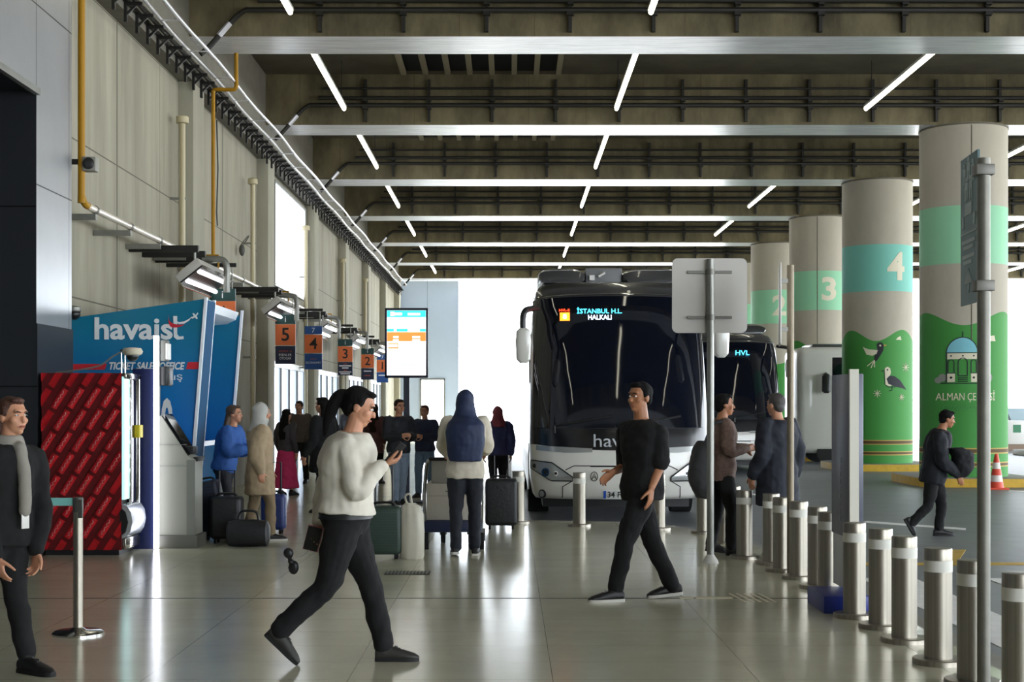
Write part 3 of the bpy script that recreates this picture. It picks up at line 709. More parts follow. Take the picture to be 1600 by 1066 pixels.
b = MB(); b.box(x1, x1+.035, y0+.2, 16.12, .55, 1.9, bev=.01); b.build('glass_door', dark_glass, root)
b = MB(); b.box(x1, x1+.05, y0+.2, y0+.25, .5, 1.95, bev=.01); b.box(x1, x1+.05, 16.05, 16.12, .5, 1.95, bev=.01); b.box(x1, x1+.05, y0, 16.12, 1.9, 1.965, bev=.01); b.build('door_frame', steel_pol, root)
b = MB(); b.box(x1, x1+.09, 15.9, 16.05, 1.26, 1.40, bev=.006); b.build('yellow_tag', mat('yellow_tag', '#c9b91a', .5), root)
b = MB()
prof = [(x1, .18), (x1+.05, .20), (x1+.09, .26), (x1+.11, .36), (x1+.095, .46), (x1+.05, .53), (x1, .55)]
b.prism(prof, XZ, y0+.02, 16.1); b.build('delivery_hatch', mat('silver_plastic', '#c8ccd2', .25, .6), root)
b = MB(); b.prism([(x1-.02, .2), (x1+.04, .25), (x1+.07, .36), (x1+.04, .47), (x1-.02, .52)], XZ, y0-.006, y0+.03); b.build('hatch_end', black_plastic, root)
b = MB(); b.box(x1, x1+.04, y0+.02, 16.1, .06, .18, bev=.01); b.build('kick_panel', steel_pol, root)
c = P(207, 552, 15.6)
root = thing('security_camera', 'cream dome security camera on thin posts above the vending machine', 'camera', (c.x, c.y, 1.97))
b = MB(); b.lathe([(.03, .06), (.09, .055), (.11, .02), (.10, -.01), (.07, -.025)], c); b.build('housing', mat('cream_plastic', '#cfc7b2', .4), root)
b = MB(); b.ell(c-Vector((0, 0, .03)), (.065, .065, .06)); b.build('dome', black_plastic, root)
for q in (-.12, -.08):
    b = MB(); b.cyl((c.x+q, c.y, 1.965), (c.x+q, c.y, c.z+.04), .008, n=8); b.build('post', steel_pol, root)
b = MB(); b.box(c.x-.13, c.x, c.y-.015, c.y+.015, c.z+.02, c.z+.04); b.build('arm', steel_pol, root)
b = MB(); b.tube(catmull([(-4.95, 15.7, 1.975), (-4.7, 15.65, 2.0), (-4.45, 15.62, 2.05), (-4.3, 15.6, 2.15), (c.x-.1, c.y, c.z+.02)], 5), .009, 6)
tag(b.build('camera_cable', mat('grey_cable', '#77756e', .6)), 'thin grey cable rising from the vending machine top to the dome camera', 'cable')

# ================================================================ self service kiosk
navy = mat('kiosk_navy', '#1b2450', .4); kgrey = mat('kiosk_grey', '#8b8a80', .45); kgrey2 = mat('kiosk_grey_dark', '#6f6f68', .5)
root = thing('ticket_kiosk', 'grey self service kiosk with navy flank and tall white light edge', 'kiosk', (-3.9, 16.6, 0))
b = MB(); b.box(-4.25, -4.01, 16.2, 16.5, 0, 2.03, bev=.008); b.build('flank_panel', navy, root)
b = MB(); b.box(-4.01, -3.995, 16.22, 16.45, 0, 2.4); b.build('header_panel', kgrey2, root)
b = MB(); b.box(-4.005, -3.955, 16.17, 16.23, 0.01, 2.4); b.build('light_edge', mat('kiosk_light', '#ffffff', .4, emit=4.5, emit_color='#f2f5ff'), root)
b = MB(); b.prism([(-3.99, .15), (-3.57, .15), (-3.57, 1.0), (-3.66, 1.05), (-3.95, 1.5), (-3.99, 1.5)], XZ, 16.3, 16.72); b.build('body', kgrey, root)
b = MB(); b.prism([(-3.66, .15), (-3.565, .15), (-3.565, 1.0), (-3.66, 1.0)], XZ, 16.29, 16.3); b.box(-3.99, -3.57, 16.292, 16.3, .93, .936); b.box(-3.99, -3.66, 16.292, 16.3, 1.17, 1.176); b.build('door_panel', kgrey2, root)
b = MB(); b.box(-4.0, -3.53, 16.25, 16.75, 0, .15, bev=.01); b.build('base', mat('kiosk_base', '#57564f', .6), root)
b = MB(); b.prism([(-3.66, 1.04), (-3.63, 1.06), (-3.92, 1.52), (-3.95, 1.5)], XZ, 16.34, 16.70); b.build('screen', dark_glass, root)
b = MB(); b.box(-3.7, -3.6, 16.4, 16.6, 1.06, 1.15, bev=.01); b.build('card_reader', black_plastic, root)
b = MB(); b.box(-3.6, -3.54, 16.35, 16.7, .98, 1.03, bev=.01); b.build('shelf', black_plastic, root)
b = MB(); b.box(-3.96, -3.90, 16.3, 16.5, 2.12, 2.36, bev=.01); b.build('camera_box', kgrey2, root)
b = MB(); b.box(-3.9, -3.885, 16.3, 16.5, 2.14, 2.32); b.build('light_plate', white_plastic, root)
b = MB(); b.box(-3.97, -3.88, 16.3, 16.6, 1.84, 2.06, bev=.02); b.build('receipt_box', black_plastic, root)

# ================================================================ display totem
d = 24.0; cx = X(635, d)
root = thing('display_screen', 'tall lit departure display on a dark post', 'display', (cx, d, 0))
b = MB(); b.box(cx-.36, cx+.36, d, d+.09, 2.085, 3.25, bev=.01); b.build('casing', mat('display_casing', '#141b38', .35), root)
b = MB(); b.box(cx-.05, cx+.05, d+.02, d+.1, .02, 2.1); b.build('post', mat('display_post', '#3a4252', .4), root)
b = MB(); b.box(cx-.3, cx+.3, d-.2, d+.3, 0, .03); b.build('base', black_metal, root)
sc_w = mat('screen_white', '#ffffff', .3, emit=1.0); sc_c = mat('screen_cyan', '#40dfe6', .3, emit=.8); sc_o = mat('screen_orange', '#f59a4a', .3, emit=.75); sc_g = mat('screen_grey', '#c5cbd2', .3, emit=.5)
F = YZ(d-.001); su = lambda px: cx-.325+(px-115)/450*.65; sv = lambda py: 3.21-(py-117)/785*1.085
b = MB()
def blk(xa, ya, xb, yb, mi, w0=.003): b.prism([(su(xa), sv(yb)), (su(xb), sv(yb)), (su(xb), sv(ya)), (su(xa), sv(ya))], F, 0, w0, mi)
blk(115, 117, 565, 902, 0, .002); blk(117, 119, 563, 200, 1); blk(117, 340, 195, 372, 1); blk(225, 340, 355, 372, 1); blk(495, 340, 563, 372, 1); blk(117, 380, 563, 490, 2)
for r in ((155, 135, 200, 185), (200, 145, 290, 178), (355, 148, 500, 178), (190, 428, 250, 452), (185, 468, 250, 486), (408, 428, 498, 452), (408, 465, 498, 486)): blk(*r, 0, .005)
blk(130, 512, 248, 578, 2, .003); blk(136, 525, 238, 562, 0, .005)
for q in range(8): blk(245+25*q, 768, 262+25*q, 782, 3, .004)
b.build('screen', [sc_w, sc_c, sc_o, sc_g], root)

# ================================================================ queue post
d = 10.13; cx = X(122, d)
root = thing('queue_post', 'steel queue post with a short teal belt end on a round base', 'queue post', (cx, d, 0))
b = MB(); b.lathe([(.178, 0), (.178, .012), (.16, .026), (.06, .03), (.034, .05)], (cx, d, 0), 40); b.build('base', steel_pol, root)
b = MB(); b.lathe([(.033, .03), (.033, .955)], (cx, d, 0), 24); b.build('post', steel, root)
b = MB(); b.lathe([(.036, .86), (.036, .955), (.03, .965)], (cx, d, 0), 24); b.box(cx+.01, cx+.04, d-.04, d-.02, .82, .95); b.build('belt_head', mat('post_head', '#5c5b57', .4, .5), root)
b = MB(); b.box(X(70, d), cx-.03, d-.004, d+.004, .905, .96); b.build('belt', mat('teal_belt', '#7fc3bc', .6), root)

# ================================================================ bollards along the kerb
def bollard(label):
    r = thing('bollard', label, 'bollard', (0, 0, 0), 0, 'steel bollards along the kerb')
    b = MB(); b.lathe([(.085, .03), (.085, .59)]); b.build('post', steel, r)
    b = MB(); b.lathe([(.0865, .575), (.0865, .645)]); b.build('reflective_band', band_mat, r)
    b = MB(); b.lathe([(.085, .645), (.085, .712), (.082, .72), (.05, .722)]); b.build('cap', steel, r)
    b = MB(); b.lathe([(.158, 0), (.158, .03), (.152, .036), (.08, .036)]); b.build('base_plate', steel, r)
    return r
spots = [(1591, 7.64), (1519, 8.28), (1466, 8.98), (1413, 9.80), (1376, 10.42), (1335, 10.95), (1294, 12.05), (1277, 12.7), (1248, 13.42), (1221, 14.0), (1205, 14.62), (1163, 15.2), (1145, 15.95), (1131, 16.9), (1099, 18.2), (1029, 18.75), (905, 19.3), (810, 19.75)]
BL = ['steel bollard cut by the right edge of the view', 'steel bollard half hidden by the near sign pole', 'nearest bollard seen whole, with its round base in full view']+[None]*15
for q in range(3, 18): BL[q] = None
words_ = ['just beyond the nearest whole one', 'second beyond the nearest whole one', 'standing before the grey totem panel', 'behind the grey totem', 'just left of the grey totem', 'standing in front of the thin pole at the right', 'just left of the thin pole',
          'beside the shoes of the man in the navy coat', 'at the feet between the two standing men', 'behind the legs of the two standing men, right one', 'behind the legs of the two standing men, left one', 'mostly hidden behind the pole of the grey square sign', 'mostly hidden behind the walking man in black', 'in front of the bus between its left headlight and the plate', 'at the left front corner of the near bus']
for q in range(15): BL[q+3] = 'steel bollard '+words_[q]
p0 = None
for (px, d), lab in zip(spots, BL):
    loc = (X(px, d), d, 0)
    if p0 is None: p0 = bollard(lab); p0.location = loc
    else: dup(p0, loc, lab)

# ================================================================ sign poles
d = 14.75; cx = X(1110, d)
root = thing('traffic_sign', 'blank grey back of a square traffic sign on a tall pole', 'traffic sign', (cx, d, 0))
b = MB(); b.cyl((cx, d, .02), (cx, d, 3.115), .037, n=18); b.build('pole', galv, root)
b = MB(); b.lathe([(.085, 0), (.075, .03), (.045, .075), (.038, .09)], (cx, d, 0)); b.build('foot', white_plastic, root)
b = MB(); M = Matrix.Translation((0, 0, 0))
x0, x1, z0, z1, r = X(1051, d), X(1168.5, d), Z(520, d), Z(403, d), .06
poly = []
for ax, az, a0 in ((x1-r, z1-r, 0), (x0+r, z1-r, 90), (x0+r, z0+r, 180), (x1-r, z0+r, 270)):
    for q in range(7): t = math.radians(a0+15*q); poly.append((ax+r*math.cos(t), az+r*math.sin(t)))
b.prism(poly, XZ, d+.045, d+.06); b.build('plate', mat('sign_back_grey', '#bdb9b2', .5, .2), root)
for z in (Z(425, d), Z(496, d)):
    b = MB(); b.box(X(1075, d), X(1144, d), d+.015, d+.045, z-.015, z+.015); b.lathe([(.045, z-.03), (.045, z+.03)], (cx, d, 0)); b.build('clamp', mat('clamp_steel', '#77756f', .5, .6), root)
d = 13.72; cx = X(1235, d)
root = thing('sign_pole', 'thin pole carrying a sign seen edge on, before the bollards', 'sign pole', (cx, d, 0))
b = MB(); b.cyl((cx, d, 0), (cx, d, 2.95), .034, n=16); b.build('pole', mat('brown_galv', '#807562', .5, .5, noise=.1), root)
b = MB(); M = Matrix.Translation((cx-.10, d, 2.57)) @ Matrix.Rotation(math.radians(80.6), 4, 'Z')
b.box(-.3, .3, -.008, .008, -.38, .38, bev=.005, M=M); b.build('plate', white_plastic, root)
b = MB(); b.box(cx-.1, cx, d-.02, d+.02, 2.78, 2.82); b.box(cx-.1, cx, d-.02, d+.02, 2.32, 2.36); b.build('clamp', galv, root)
d = 8.05; cx = X(1537, d)
root = thing('pedestrian_sign', 'teal pedestrian sign on a pole close at the right, turned nearly edge on', 'sign', (cx, d, 0))
b = MB(); b.cyl((cx, d, 0), (cx, d, 2.99), .036, n=18); b.build('pole', mat('pole_grey', '#7d7b72', .5, .5, noise=.12, scale=10), root)
# plate runs from the pole back and to the left
A = Vector((X(1527.5, d), d, 0)); B = Vector((X(1501, 8.45), 8.45, 0)); ux = (A-B).normalized(); LN = (A-B).length; nn = Vector((ux.y, -ux.x, 0))
if nn.x > 0: nn = -nn
FS = lambda u, v, w: B+ux*u+Vector((0, 0, v))+nn*w
zb, zt = Z(479, 8.45), Z(252, 8.45)
b = MB(); b.prism([(0, zb), (LN, zb), (LN, zt), (0, zt)], FS, -.012, 0); b.build('plate', mat('sign_teal', '#5c7a7c', .5), root)
pic = MB(); H = zt-zb
def rb(u0, u1, v0, v1): pic.prism([(u0*LN, zb+v0*H), (u1*LN, zb+v0*H), (u1*LN, zb+v1*H), (u0*LN, zb+v1*H)], FS, 0, .004)
def fig(u, v, s):
    rb(u-.05*s, u+.05*s, v+.10*s, v+.13*s); rb(u-.09*s, u+.09*s, v+.04*s, v+.095*s); rb(u-.08*s, u-.015*s, v-.03*s, v+.04*s); rb(u+.015*s, u+.08*s, v-.03*s, v+.04*s)
fig(.25, .84, .9); fig(.5, .86, 1.0); fig(.75, .84, .9); fig(.38, .73, 1.0); fig(.62, .73, 1.0)
rb(.3, .7, .60, .68); rb(.12, .22, .52, .6); rb(.78, .88, .52, .6); rb(.02, .98, .475, .485)
for v, a, c in ((.41, .12, .88), (.37, .2, .8), (.31, .15, .85), (.27, .2, .7)): rb(a, c, v, v+.025)
rb(.46, .54, .08, .2); pic.prism([(.3*LN, zb+.14*H), (.5*LN, zb+.24*H), (.7*LN, zb+.14*H)], FS, 0, .004)
pic.build('pictograms', mat('faded_white', '#a9b8b8', .6), root)
b = MB()
for z in (Z(266, d), Z(447, d)): b.box(min(A.x, cx)-.02, cx+.05, d-.045, d+.045, z-.03, z+.03, bev=.005)
b.build('clamp', mat('clamp_steel', '#77756f', .5, .6), root)
# totem
d = 11.2; xl, xr = X(1327, d), X(1350, d)
root = thing('info_totem', 'grey information totem panel with pale front edge behind the bollards', 'totem', ((xl+xr)/2, d+.3, 0))
zt, zb = Z(580, d), Z(842, d)
b = MB(); b.box(xl, xr, d+.02, d+.62, zb, zt-.02, bev=.006); b.build('panel', mat('totem_grey', '#5a5c68', .35, .3), root)
b = MB(); b.box(xl+.002, xl+.072, d-.012, d+.03, zb, zt+.015); b.build('light_edge', mat('totem_edge', '#d6d2c2', .4), root)
b = MB(); b.box(xl+.01, xr-.015, d+.03, d+.6, .16, zb); b.build('pedestal', mat('totem_pedestal', '#b9bbb9', .4, .3), root)
b = MB(); b.box(X(1289, 11.1), X(1362, 11.1), 11.13, 11.76, 0, .135, bev=.006); b.build('base', mat('totem_base_blue', '#1d2f86', .4), root)
b = MB()
for q in range(9):
    z = zb+.12+.058*q; yy = d+.28
    b.box(xl-.004, xl, yy, yy+.07-.02*(q % 3), z, z+.04)
b.build('side_lettering', mat('totem_letter', '#7f8290', .5), root)
# traffic cone
d = 29.3; cx = X(1557, d)
root = thing('traffic_cone', 'orange traffic cone with two white bands by the near column', 'traffic cone', (cx, d, ROAD))
orange = mat('cone_orange', '#d9482a', .5); cwhite = mat('cone_white', '#e3ddd4', .5)
b = MB(); b.box(cx-.2, cx+.2, d-.2, d+.2, ROAD, ROAD+.035, bev=.01); b.build('base', orange, root)
b = MB(); b.lathe([(.15, .03), (.125, .16), (.105, .29), (.085, .42), (.065, .55), (.035, .72), (.02, .725)], (cx, d, ROAD), 24, mis=[0, 1, 0, 1, 0, 0]); b.build('cone', [orange, cwhite], root)
# barrier box and car in the bright distance
d = 55.0; c = X(1589, d)
root = thing('barrier_block', 'white concrete block with a green mark beyond the near column', 'barrier', (c, d, ROAD))
b = MB(); b.box(c-.55, c+.55, d, d+.8, ROAD+.25, ROAD+1.15, bev=.03); b.build('block', white_plastic, root)
b = MB(); b.box(c-.6, c+.6, d-.05, d+.85, ROAD, ROAD+.25); b.build('plinth', mat('brown_stone', '#8a7462', .7), root)
b = MB(); b.box(c-.15, c+.15, d-.012, d, ROAD+.7, ROAD+1.0); b.build('mark', mat('mark_green', '#3f7d5a', .6), root)
b = MB(); b.box(17.6, 30, 49, 50.5, ROAD, .12, bev=.05); struct(b, 'trim_4', kerb_mat, 'pale kerb in the bright distance at the right edge', 'kerb')
d = 62.0; cx = X(1622, d)
root = thing('car', 'dark car with a glowing orange lamp in the distance at the right edge', 'car', (cx, d+2, ROAD))
paint = mat('car_dark_paint', '#2a2d31', .25, .3, coat=.5)
b = MB(); prof = [(-.2, .35), (0, .85), (1.0, 1.05), (1.7, 1.62), (3.4, 1.7), (4.4, 1.1), (4.5, .4)]
b.prism(prof, lambda u, v, w: Vector((cx+w, d+u, ROAD+v)), -.92, .92); b.build('body', paint, root)
b = MB(); b.prism([(1.05, 1.08), (1.68, 1.58), (1.66, 1.60), (1.0, 1.1)], lambda u, v, w: Vector((cx+w, d-.02+u, ROAD+v)), -.8, .8); b.build('windscreen', mat('pale_car_glass', '#9fb3bd', .1), root)
for sx in (-1, 1):
    b = MB(); b.ell((cx+sx*.68, d-.12, ROAD+.72), (.17, .08, .11)); b.build('headlamp', mat('orange_lamp', '#ff9a3a', .3, emit=6, emit_color='#ff8a2a'), root)
    for yy in (.8, 3.6):
        b = MB(); b.cyl((cx+sx*.78, d+yy, ROAD+.34), (cx+sx*.95, d+yy, ROAD+.34), .34, n=24); b.build('wheel', rubber, root)

# ================================================================ buses
bus_white = mat('bus_white', '#d9d7cf', .28, coat=.6); bus_dark = mat('bus_dark_roof', '#4b4c4e', .3, .4, coat=.6); bus_black = mat('bus_black_glass', '#0b101c', .04, spec=.6)
lamp_glass = mat('headlamp_glass', '#a3a6a5', .18, .45); chrome = mat('chrome', '#d0d0d0', .1, 1); lamp_dark = mat('lamp_dark', '#2f3133', .25, .4)
led_red = mat('led_red', '#ff4a2a', .4, emit=3, emit_color='#ff3a1a'); led_org = mat('led_orange', '#ff8a30', .4, emit=4, emit_color='#ff6a1a'); led_cyan = mat('led_cyan', '#5fd8f2', .4, emit=3, emit_color='#3fc8ec'); led_white = mat('led_white', '#dff0ff', .4, emit=3, emit_color='#cfe4ff')
def make_bus(label):
    """built facing -y, front at y = 0, centred on x = 0"""
    root = thing('bus', label, 'bus', (0, 0, 0), 0, 'white and black buses at the stops')
    ZT = [(.28, .10, 1.22), (.34, .04, 1.26), (.6, 0, 1.30), (.95, .02, 1.30), (1.25, .07, 1.30), (1.6, .16, 1.30), (2.0, .27, 1.295), (2.5, .42, 1.28), (3.0, .60, 1.25), (3.22, .71, 1.225), (3.34, .83, 1.20), (3.44, 1.05, 1.15), (3.50, 1.45, 1.05), (3.53, 2.2, .85)]
    def prof(z):
        for (za, fa, wa), (zb_, fb, wb) in zip(ZT, ZT[1:]):
            if z <= zb_:
                t = max(0, (z-za)/(zb_-za)); return fa+(fb-fa)*t, wa+(wb-wa)*t
        return ZT[-1][1:]
    def Bp(x, z, off=0):
        f, w_ = prof(z); q = min(.9999, abs(x)/w_)
        y = f+.62*(1-(1-q**2.5)**(1/2.5))
        # outward push: mostly forward, sideways near the corners
        k = q**4
        return Vector((x+math.copysign(off*k, x), y-off*(1-.5*k), z))
    n = 34; tt_ = [math.sin(PI/2*(-1+2*j/n)) for j in range(n+1)]
    b = MB(); L = 12.0
    zs = [.28, .34, .6, .95, 1.06, 1.25, 1.6, 2.0, 2.5, 3.0, 3.22, 3.34, 3.44, 3.50, 3.53]
    rows_ = []
    for z in zs:
        f, w_ = prof(z); pts = [Vector((-w_, L, z)), Vector((-w_, L*.66, z)), Vector((-w_, L*.33, z))]
        pts += [Bp(t*w_*.9999, z) for t in tt_]
        pts += [Vector((w_, L*.33, z)), Vector((w_, L*.66, z)), Vector((w_, L, z))]
        rows_.append(b.v(pts))
    for i, (A_, B_) in enumerate(zip(rows_, rows_[1:])):
        for j in range(len(A_)-1): b.f([A_[j], A_[j+1], B_[j+1], B_[j]], 0 if zs[i] < 1.05 else 1)
        b.f([A_[-1], A_[0], B_[0], B_[-1]], 0 if zs[i] < 1.05 else 1)
    b.f(rows_[0][::-1], 1); b.f(rows_[-1], 1)
    b.build('body', [bus_white, bus_dark], root, angle=50)
    us = lambda a, c, m: [a+(c-a)*j/m for j in range(m+1)]
    patch = lambda name, m, xs, zb_, zt_, nz=8, off=.006, t=.012: [(lambda bb: (bb.slab(lambda x, v, o: Bp(x, zb_(x)+(zt_(x)-zb_(x))*v, off+o), xs, us(0, 1, nz), t), bb.build(name, m, root, angle=50))[1])(MB())][0]
    xs = [1.235*math.sin(PI/2*(-1+2*j/28)) for j in range(29)]
    patch('windscreen', bus_black, xs, lambda x: 1.30, lambda x: 3.23-.02*x*x, 14)
    patch('lower_band', mat('bus_band_black', '#0e1015', .18, spec=.6), xs, lambda x: .98+.08*(x/1.2)**2, lambda x: 1.295, 4)
    patch('brow_strip', chrome, xs, lambda x: 3.255-.02*x*x, lambda x: 3.275-.02*x*x, 1)
    xs2 = [1.15*math.sin(PI/2*(-1+2*j/20)) for j in range(21)]
    # lights strip under the band, left and right
    for sx in (-1, 1):
        xx = us(sx*1.2, sx*.42, 8)
        xx = xx if sx < 0 else xx[::-1]
        zt_ = lambda x: 1.01+.045*(abs(x)-.42); zb_ = lambda x: .955+.03*(abs(x)-.42)+.02*(1-abs(abs(x)-.8)/.4)*-1
        patch('day_light_strip', lamp_glass, xx, zb_, zt_, 2, .008)
    def headlight(sx):
        top = lambda a: .60+.20*min(1, (a-.70)/.28) if a < .98 else .80+.03*(a-.98)/.27
        bot = lambda a: .545 if a < 1.0 else .545+.17*(a-1.0)/.27
        xx = us(.70, 1.272, 14); xx = [sx*q for q in (xx if sx > 0 else xx[::-1])]
        o = patch('headlamp', lamp_glass, xx, lambda x: bot(abs(x)), lambda x: top(abs(x)), 5, .006, .02)
        b = MB(); b.tube([Bp(sx*q, top(q), .02) for q in us(.70, 1.272, 14)]+[Bp(sx*q, bot(q), .02) for q in us(1.272, .70, 14)]+[Bp(sx*.7, top(.7), .02)], .010, 6); b.build('lamp_rim', lamp_dark, o)
        for q, z, r in ((1.22, .745, .04), (1.07, .665, .062), (.93, .65, .035)):
            b = MB(); c = Bp(sx*q, z, .022); nrm = (Bp(sx*q, z, .1)-Bp(sx*q, z, 0)).normalized()
            b.cyl(c-nrm*.015, c+nrm*.008, r, n=20); b.cyl(c+nrm*.008, c+nrm*.014, r*.6, n=16, mi=1); b.build('bulb', [chrome, lamp_dark], o)
        b = MB(); c = Bp(sx*1.12, .35, .01); nrm = (Bp(sx*1.12, .35, .1)-Bp(sx*1.12, .35, 0)).normalized()
        b.cyl(c-nrm*.02, c+nrm*.012, .062, n=22, mi=1); b.cyl(c+nrm*.012, c+nrm*.016, .045, n=18, mi=0); b.build('fog_lamp', [lamp_glass, lamp_dark], root)
    headlight(-1); headlight(1)
    b = MB()
    for ln in ([(-.80, .70), (-.68, .76), (.68, .76), (.80, .70)], [(-.84, .30), (-.84, .46), (-.70, .545)], [(.84, .30), (.84, .46), (.70, .545)]):
        pts = []
        for (xa, za), (xb, zb_) in zip(ln, ln[1:]):
            for q in range(8): pts.append((xa+(xb-xa)*q/8, za+(zb_-za)*q/8))
        pts.append(ln[-1]); b.tube([Bp(x, z, .001) for x, z in pts], .007, 6)
    b.build('panel_gap', lamp_dark, root)
    b = MB(); b.tube([Bp(x, .755, .004) for x in us(-.45, .45, 10)], .012, 6); b.build('boot_handle', lamp_dark, root)
    b = MB(); b.tube([Bp(-.395+.05*math.cos(2*PI*j/20), .61+.065*math.sin(2*PI*j/20), .006) for j in range(21)], .005, 6)
    b.tube([Bp(-.425, .57, .006), Bp(-.395, .655, .006), Bp(-.365, .57, .006)], .006, 6); b.tube([Bp(-.412, .60, .006), Bp(-.378, .60, .006)], .005, 6); b.build('maker_emblem', lamp_dark, root)
    # mirrors
    for sx in (-1, 1):
        mx = 1.40*sx; yy = -.05
        b = MB(); z0 = 2.22 if sx < 0 else 2.30
        b.loft([((mx, yy, z0+.0), Vector((1, 0, 0)), Vector((0, 1, 0)), .05, .04), ((mx, yy, z0+.05), Vector((1, 0, 0)), Vector((0, 1, 0)), .10, .08), ((mx, yy, z0+.3), Vector((1, 0, 0)), Vector((0, 1, 0)), .115, .09), ((mx, yy, z0+.46), Vector((1, 0, 0)), Vector((0, 1, 0)), .10, .08), ((mx, yy, z0+.5), Vector((1, 0, 0)), Vector((0, 1, 0)), .05, .04)], e=3); o = b.build('mirror', bus_white, root)
        b = MB(); b.tube(catmull([(mx, yy, z0+.4), (mx+.01*sx, yy, z0+.6), (mx-.03*sx, yy+.05, z0+.75), (sx*1.2, .5, z0+.82)], 5), .045, 10); b.build('mirror_arm', black_plastic, o)
    for xa, xb in ((-.95, -.15), (.05, .85)):
        b = MB(); b.tube([Bp(xa+(xb-xa)*q/10, 1.33+.14*q/10, .035) for q in range(11)], .014, 6); b.tube([Bp(xa, 1.22, .02), Bp(xa, 1.33, .04)], .022, 6); b.build('wiper', black_plastic, root)
    for sx in (-1, 1):
        b = MB(); x = sx*1.296
        b.box(min(x, x+sx*.012), max(x, x+sx*.012), 1.3, 11.7, 1.45, 2.75); b.build('side_glass', bus_black, root)
        b = MB(); b.box(min(x, x+sx*.02), max(x, x+sx*.02), 1.3, 11.9, .36, 1.05); b.build('side_skirt', bus_white, root)
        for yy in (2.75, 8.9):
            b = MB(); xa, xb = sx*.98, sx*1.30
            b.cyl((xa, yy, .40), (xb, yy, .40), .48, n=32); o = b.build('wheel', rubber, root)
            b = MB(); b.cyl((xb-.02*sx, yy, .40), (xb+.012*sx, yy, .40), .28, n=24); b.build('hub', steel, o)
    b = MB(); b.box(-1.1, 1.1, 1.2, 11.5, .1, .3); b.build('underbody', black_plastic, root)
    # roof air unit
    e1, e2 = Vector((1, 0, 0)), Vector((0, 0, 1))
    for xc, hw in ((-.79, .37), (.65, .50)):
        b = MB(); b.loft([((xc, 1.72, 3.54), e1, e2, hw*.86, .03), ((xc, 1.80, 3.60), e1, e2, hw*.97, .11), ((xc, 2.2, 3.61), e1, e2, hw, .17), ((xc, 4.3, 3.61), e1, e2, hw, .17), ((xc, 4.7, 3.56), e1, e2, hw*.9, .05)], e=3.0, n=32); b.build('roof_unit', bus_dark, root)
    b = MB(); b.box(-.42, .15, 1.9, 4.4, 3.48, 3.755, bev=.02); b.build('roof_hatch', mat('roof_grey', '#77787a', .4), root)
    b = MB(); b.box(-.36, -.28, 1.84, 1.92, 3.56, 3.64); b.cyl((-.22, 1.86, 3.62), (-.12, 1.86, 3.68), .02, n=8); b.build('roof_bracket', white_plastic, root)
    b = MB(); b.text('havaist', lambda u_, v_, w_: Bp(u_, v_, .02+w_), (-.40, .40, 1.03, 1.21), 0, .003); b.build('front_lettering', mat('bus_letter', '#b9bcc0', .5), root)
    # destination display
    dd = lambda u_, v_, w_: Bp(u_, v_, .021+w_)
    b = MB(); b.text('HVL-8', dd, (-.865, -.715, 3.0, 3.04), 0, .003, bold=.02); b.prism([(-.855, 2.86), (-.715, 2.86), (-.715, 2.985), (-.855, 2.985)], dd, 0, .003, 1); b.text('8', dd, (-.81, -.76, 2.89, 2.96), 2, .006); b.build('line_display', [led_red, led_org, led_white], root)
    b = MB(); b.text('İSTANBUL H.L.', dd, (-.61, .045, 2.965, 3.06), 0, .003, bold=.012); b.text('HALKALI', dd, (-.45, -.11, 2.875, 2.945), 1, .003, bold=.012); b.build('destination_display', [led_cyan, led_white], root)
    # plate
    pw, pb, pk = mat('plate_white', '#e6e6e2', .5), mat('plate_blue', '#1f4fb0', .5), mat('plate_black', '#111111', .5)
    b = MB(); xs_ = us(-.27, .27, 8); b.slab(lambda x, v, o: Bp(x, v, .01+o), xs_, [.205+.08, .335+.08], .012, 0); b.slab(lambda x, v, o: Bp(x, v, .023+o), [-.262, -.225], [.293, .407], .002, 1)
    b.text('34 FV 802', lambda u_, v_, w_: Bp(u_, v_, .024+w_), (-.205, .25, .308, .395), 2, .002, bold=.01); b.build('number_plate', [pw, pb, pk], root)
    return root
bus1 = make_bus('near bus facing the walkway, destination lit in cyan letters')
bus1.location = (1.59, 20.45, -.0)
for o in list(bus1.children):
    pass
skip = ('number_plate', 'line_display', 'destination_display', 'front_lettering')
bus2 = dup(bus1, (X(1141, 36.0), 35.6, ROAD+.08), 'second bus standing behind the near bus, at its right', skip=skip)
root = thing('minibus', 'tall white minibus with dark glazed front end behind the bird column', 'minibus', (10.8, 43.2, ROAD))
yb_, xa_ = 42.1, 8.42
b = MB(); b.box(xa_, 11.7, yb_, yb_+2.2, ROAD+.32, 3.36, bev=.22, seg=4); b.build('body', bus_white, root)
b = MB(); b.box(9.42, 11.55, yb_-.012, yb_+.03, 1.2, 3.05, bev=.01); b.box(9.55, 11.55, yb_-.012, yb_+.03, .3, 1.15, bev=.01); b.build('side_glass', bus_black, root)
for x in (9.4, 11.0):
    b = MB(); b.cyl((x, yb_+.02, ROAD+.42), (x, yb_+.3, ROAD+.42), .42, n=28); b.build('wheel', rubber, root)
    b = MB(); b.cyl((x, yb_+1.9, ROAD+.42), (x, yb_+2.18, ROAD+.42), .42, n=28); b.build('wheel', rubber, root)
b = MB(); c_ = Vector((9.2, yb_-.2, 2.3)); b.loft([(c_+Vector((0, 0, z_)), Vector((1, 0, 0)), Vector((0, 1, 0)), r_, r_*.8) for z_, r_ in ((-.3, .06), (-.25, .12), (.2, .12), (.27, .06))], e=3); b.tube([c_+Vector((0, 0, .2)), c_+Vector((.05, .25, .3))], .03, 8); b.build('mirror', black_plastic, root)
b = MB(); b.box(9.88, 10.02, yb_-.02, yb_-.012, 2.68, 2.84); b.build('route_light', led_red, root)
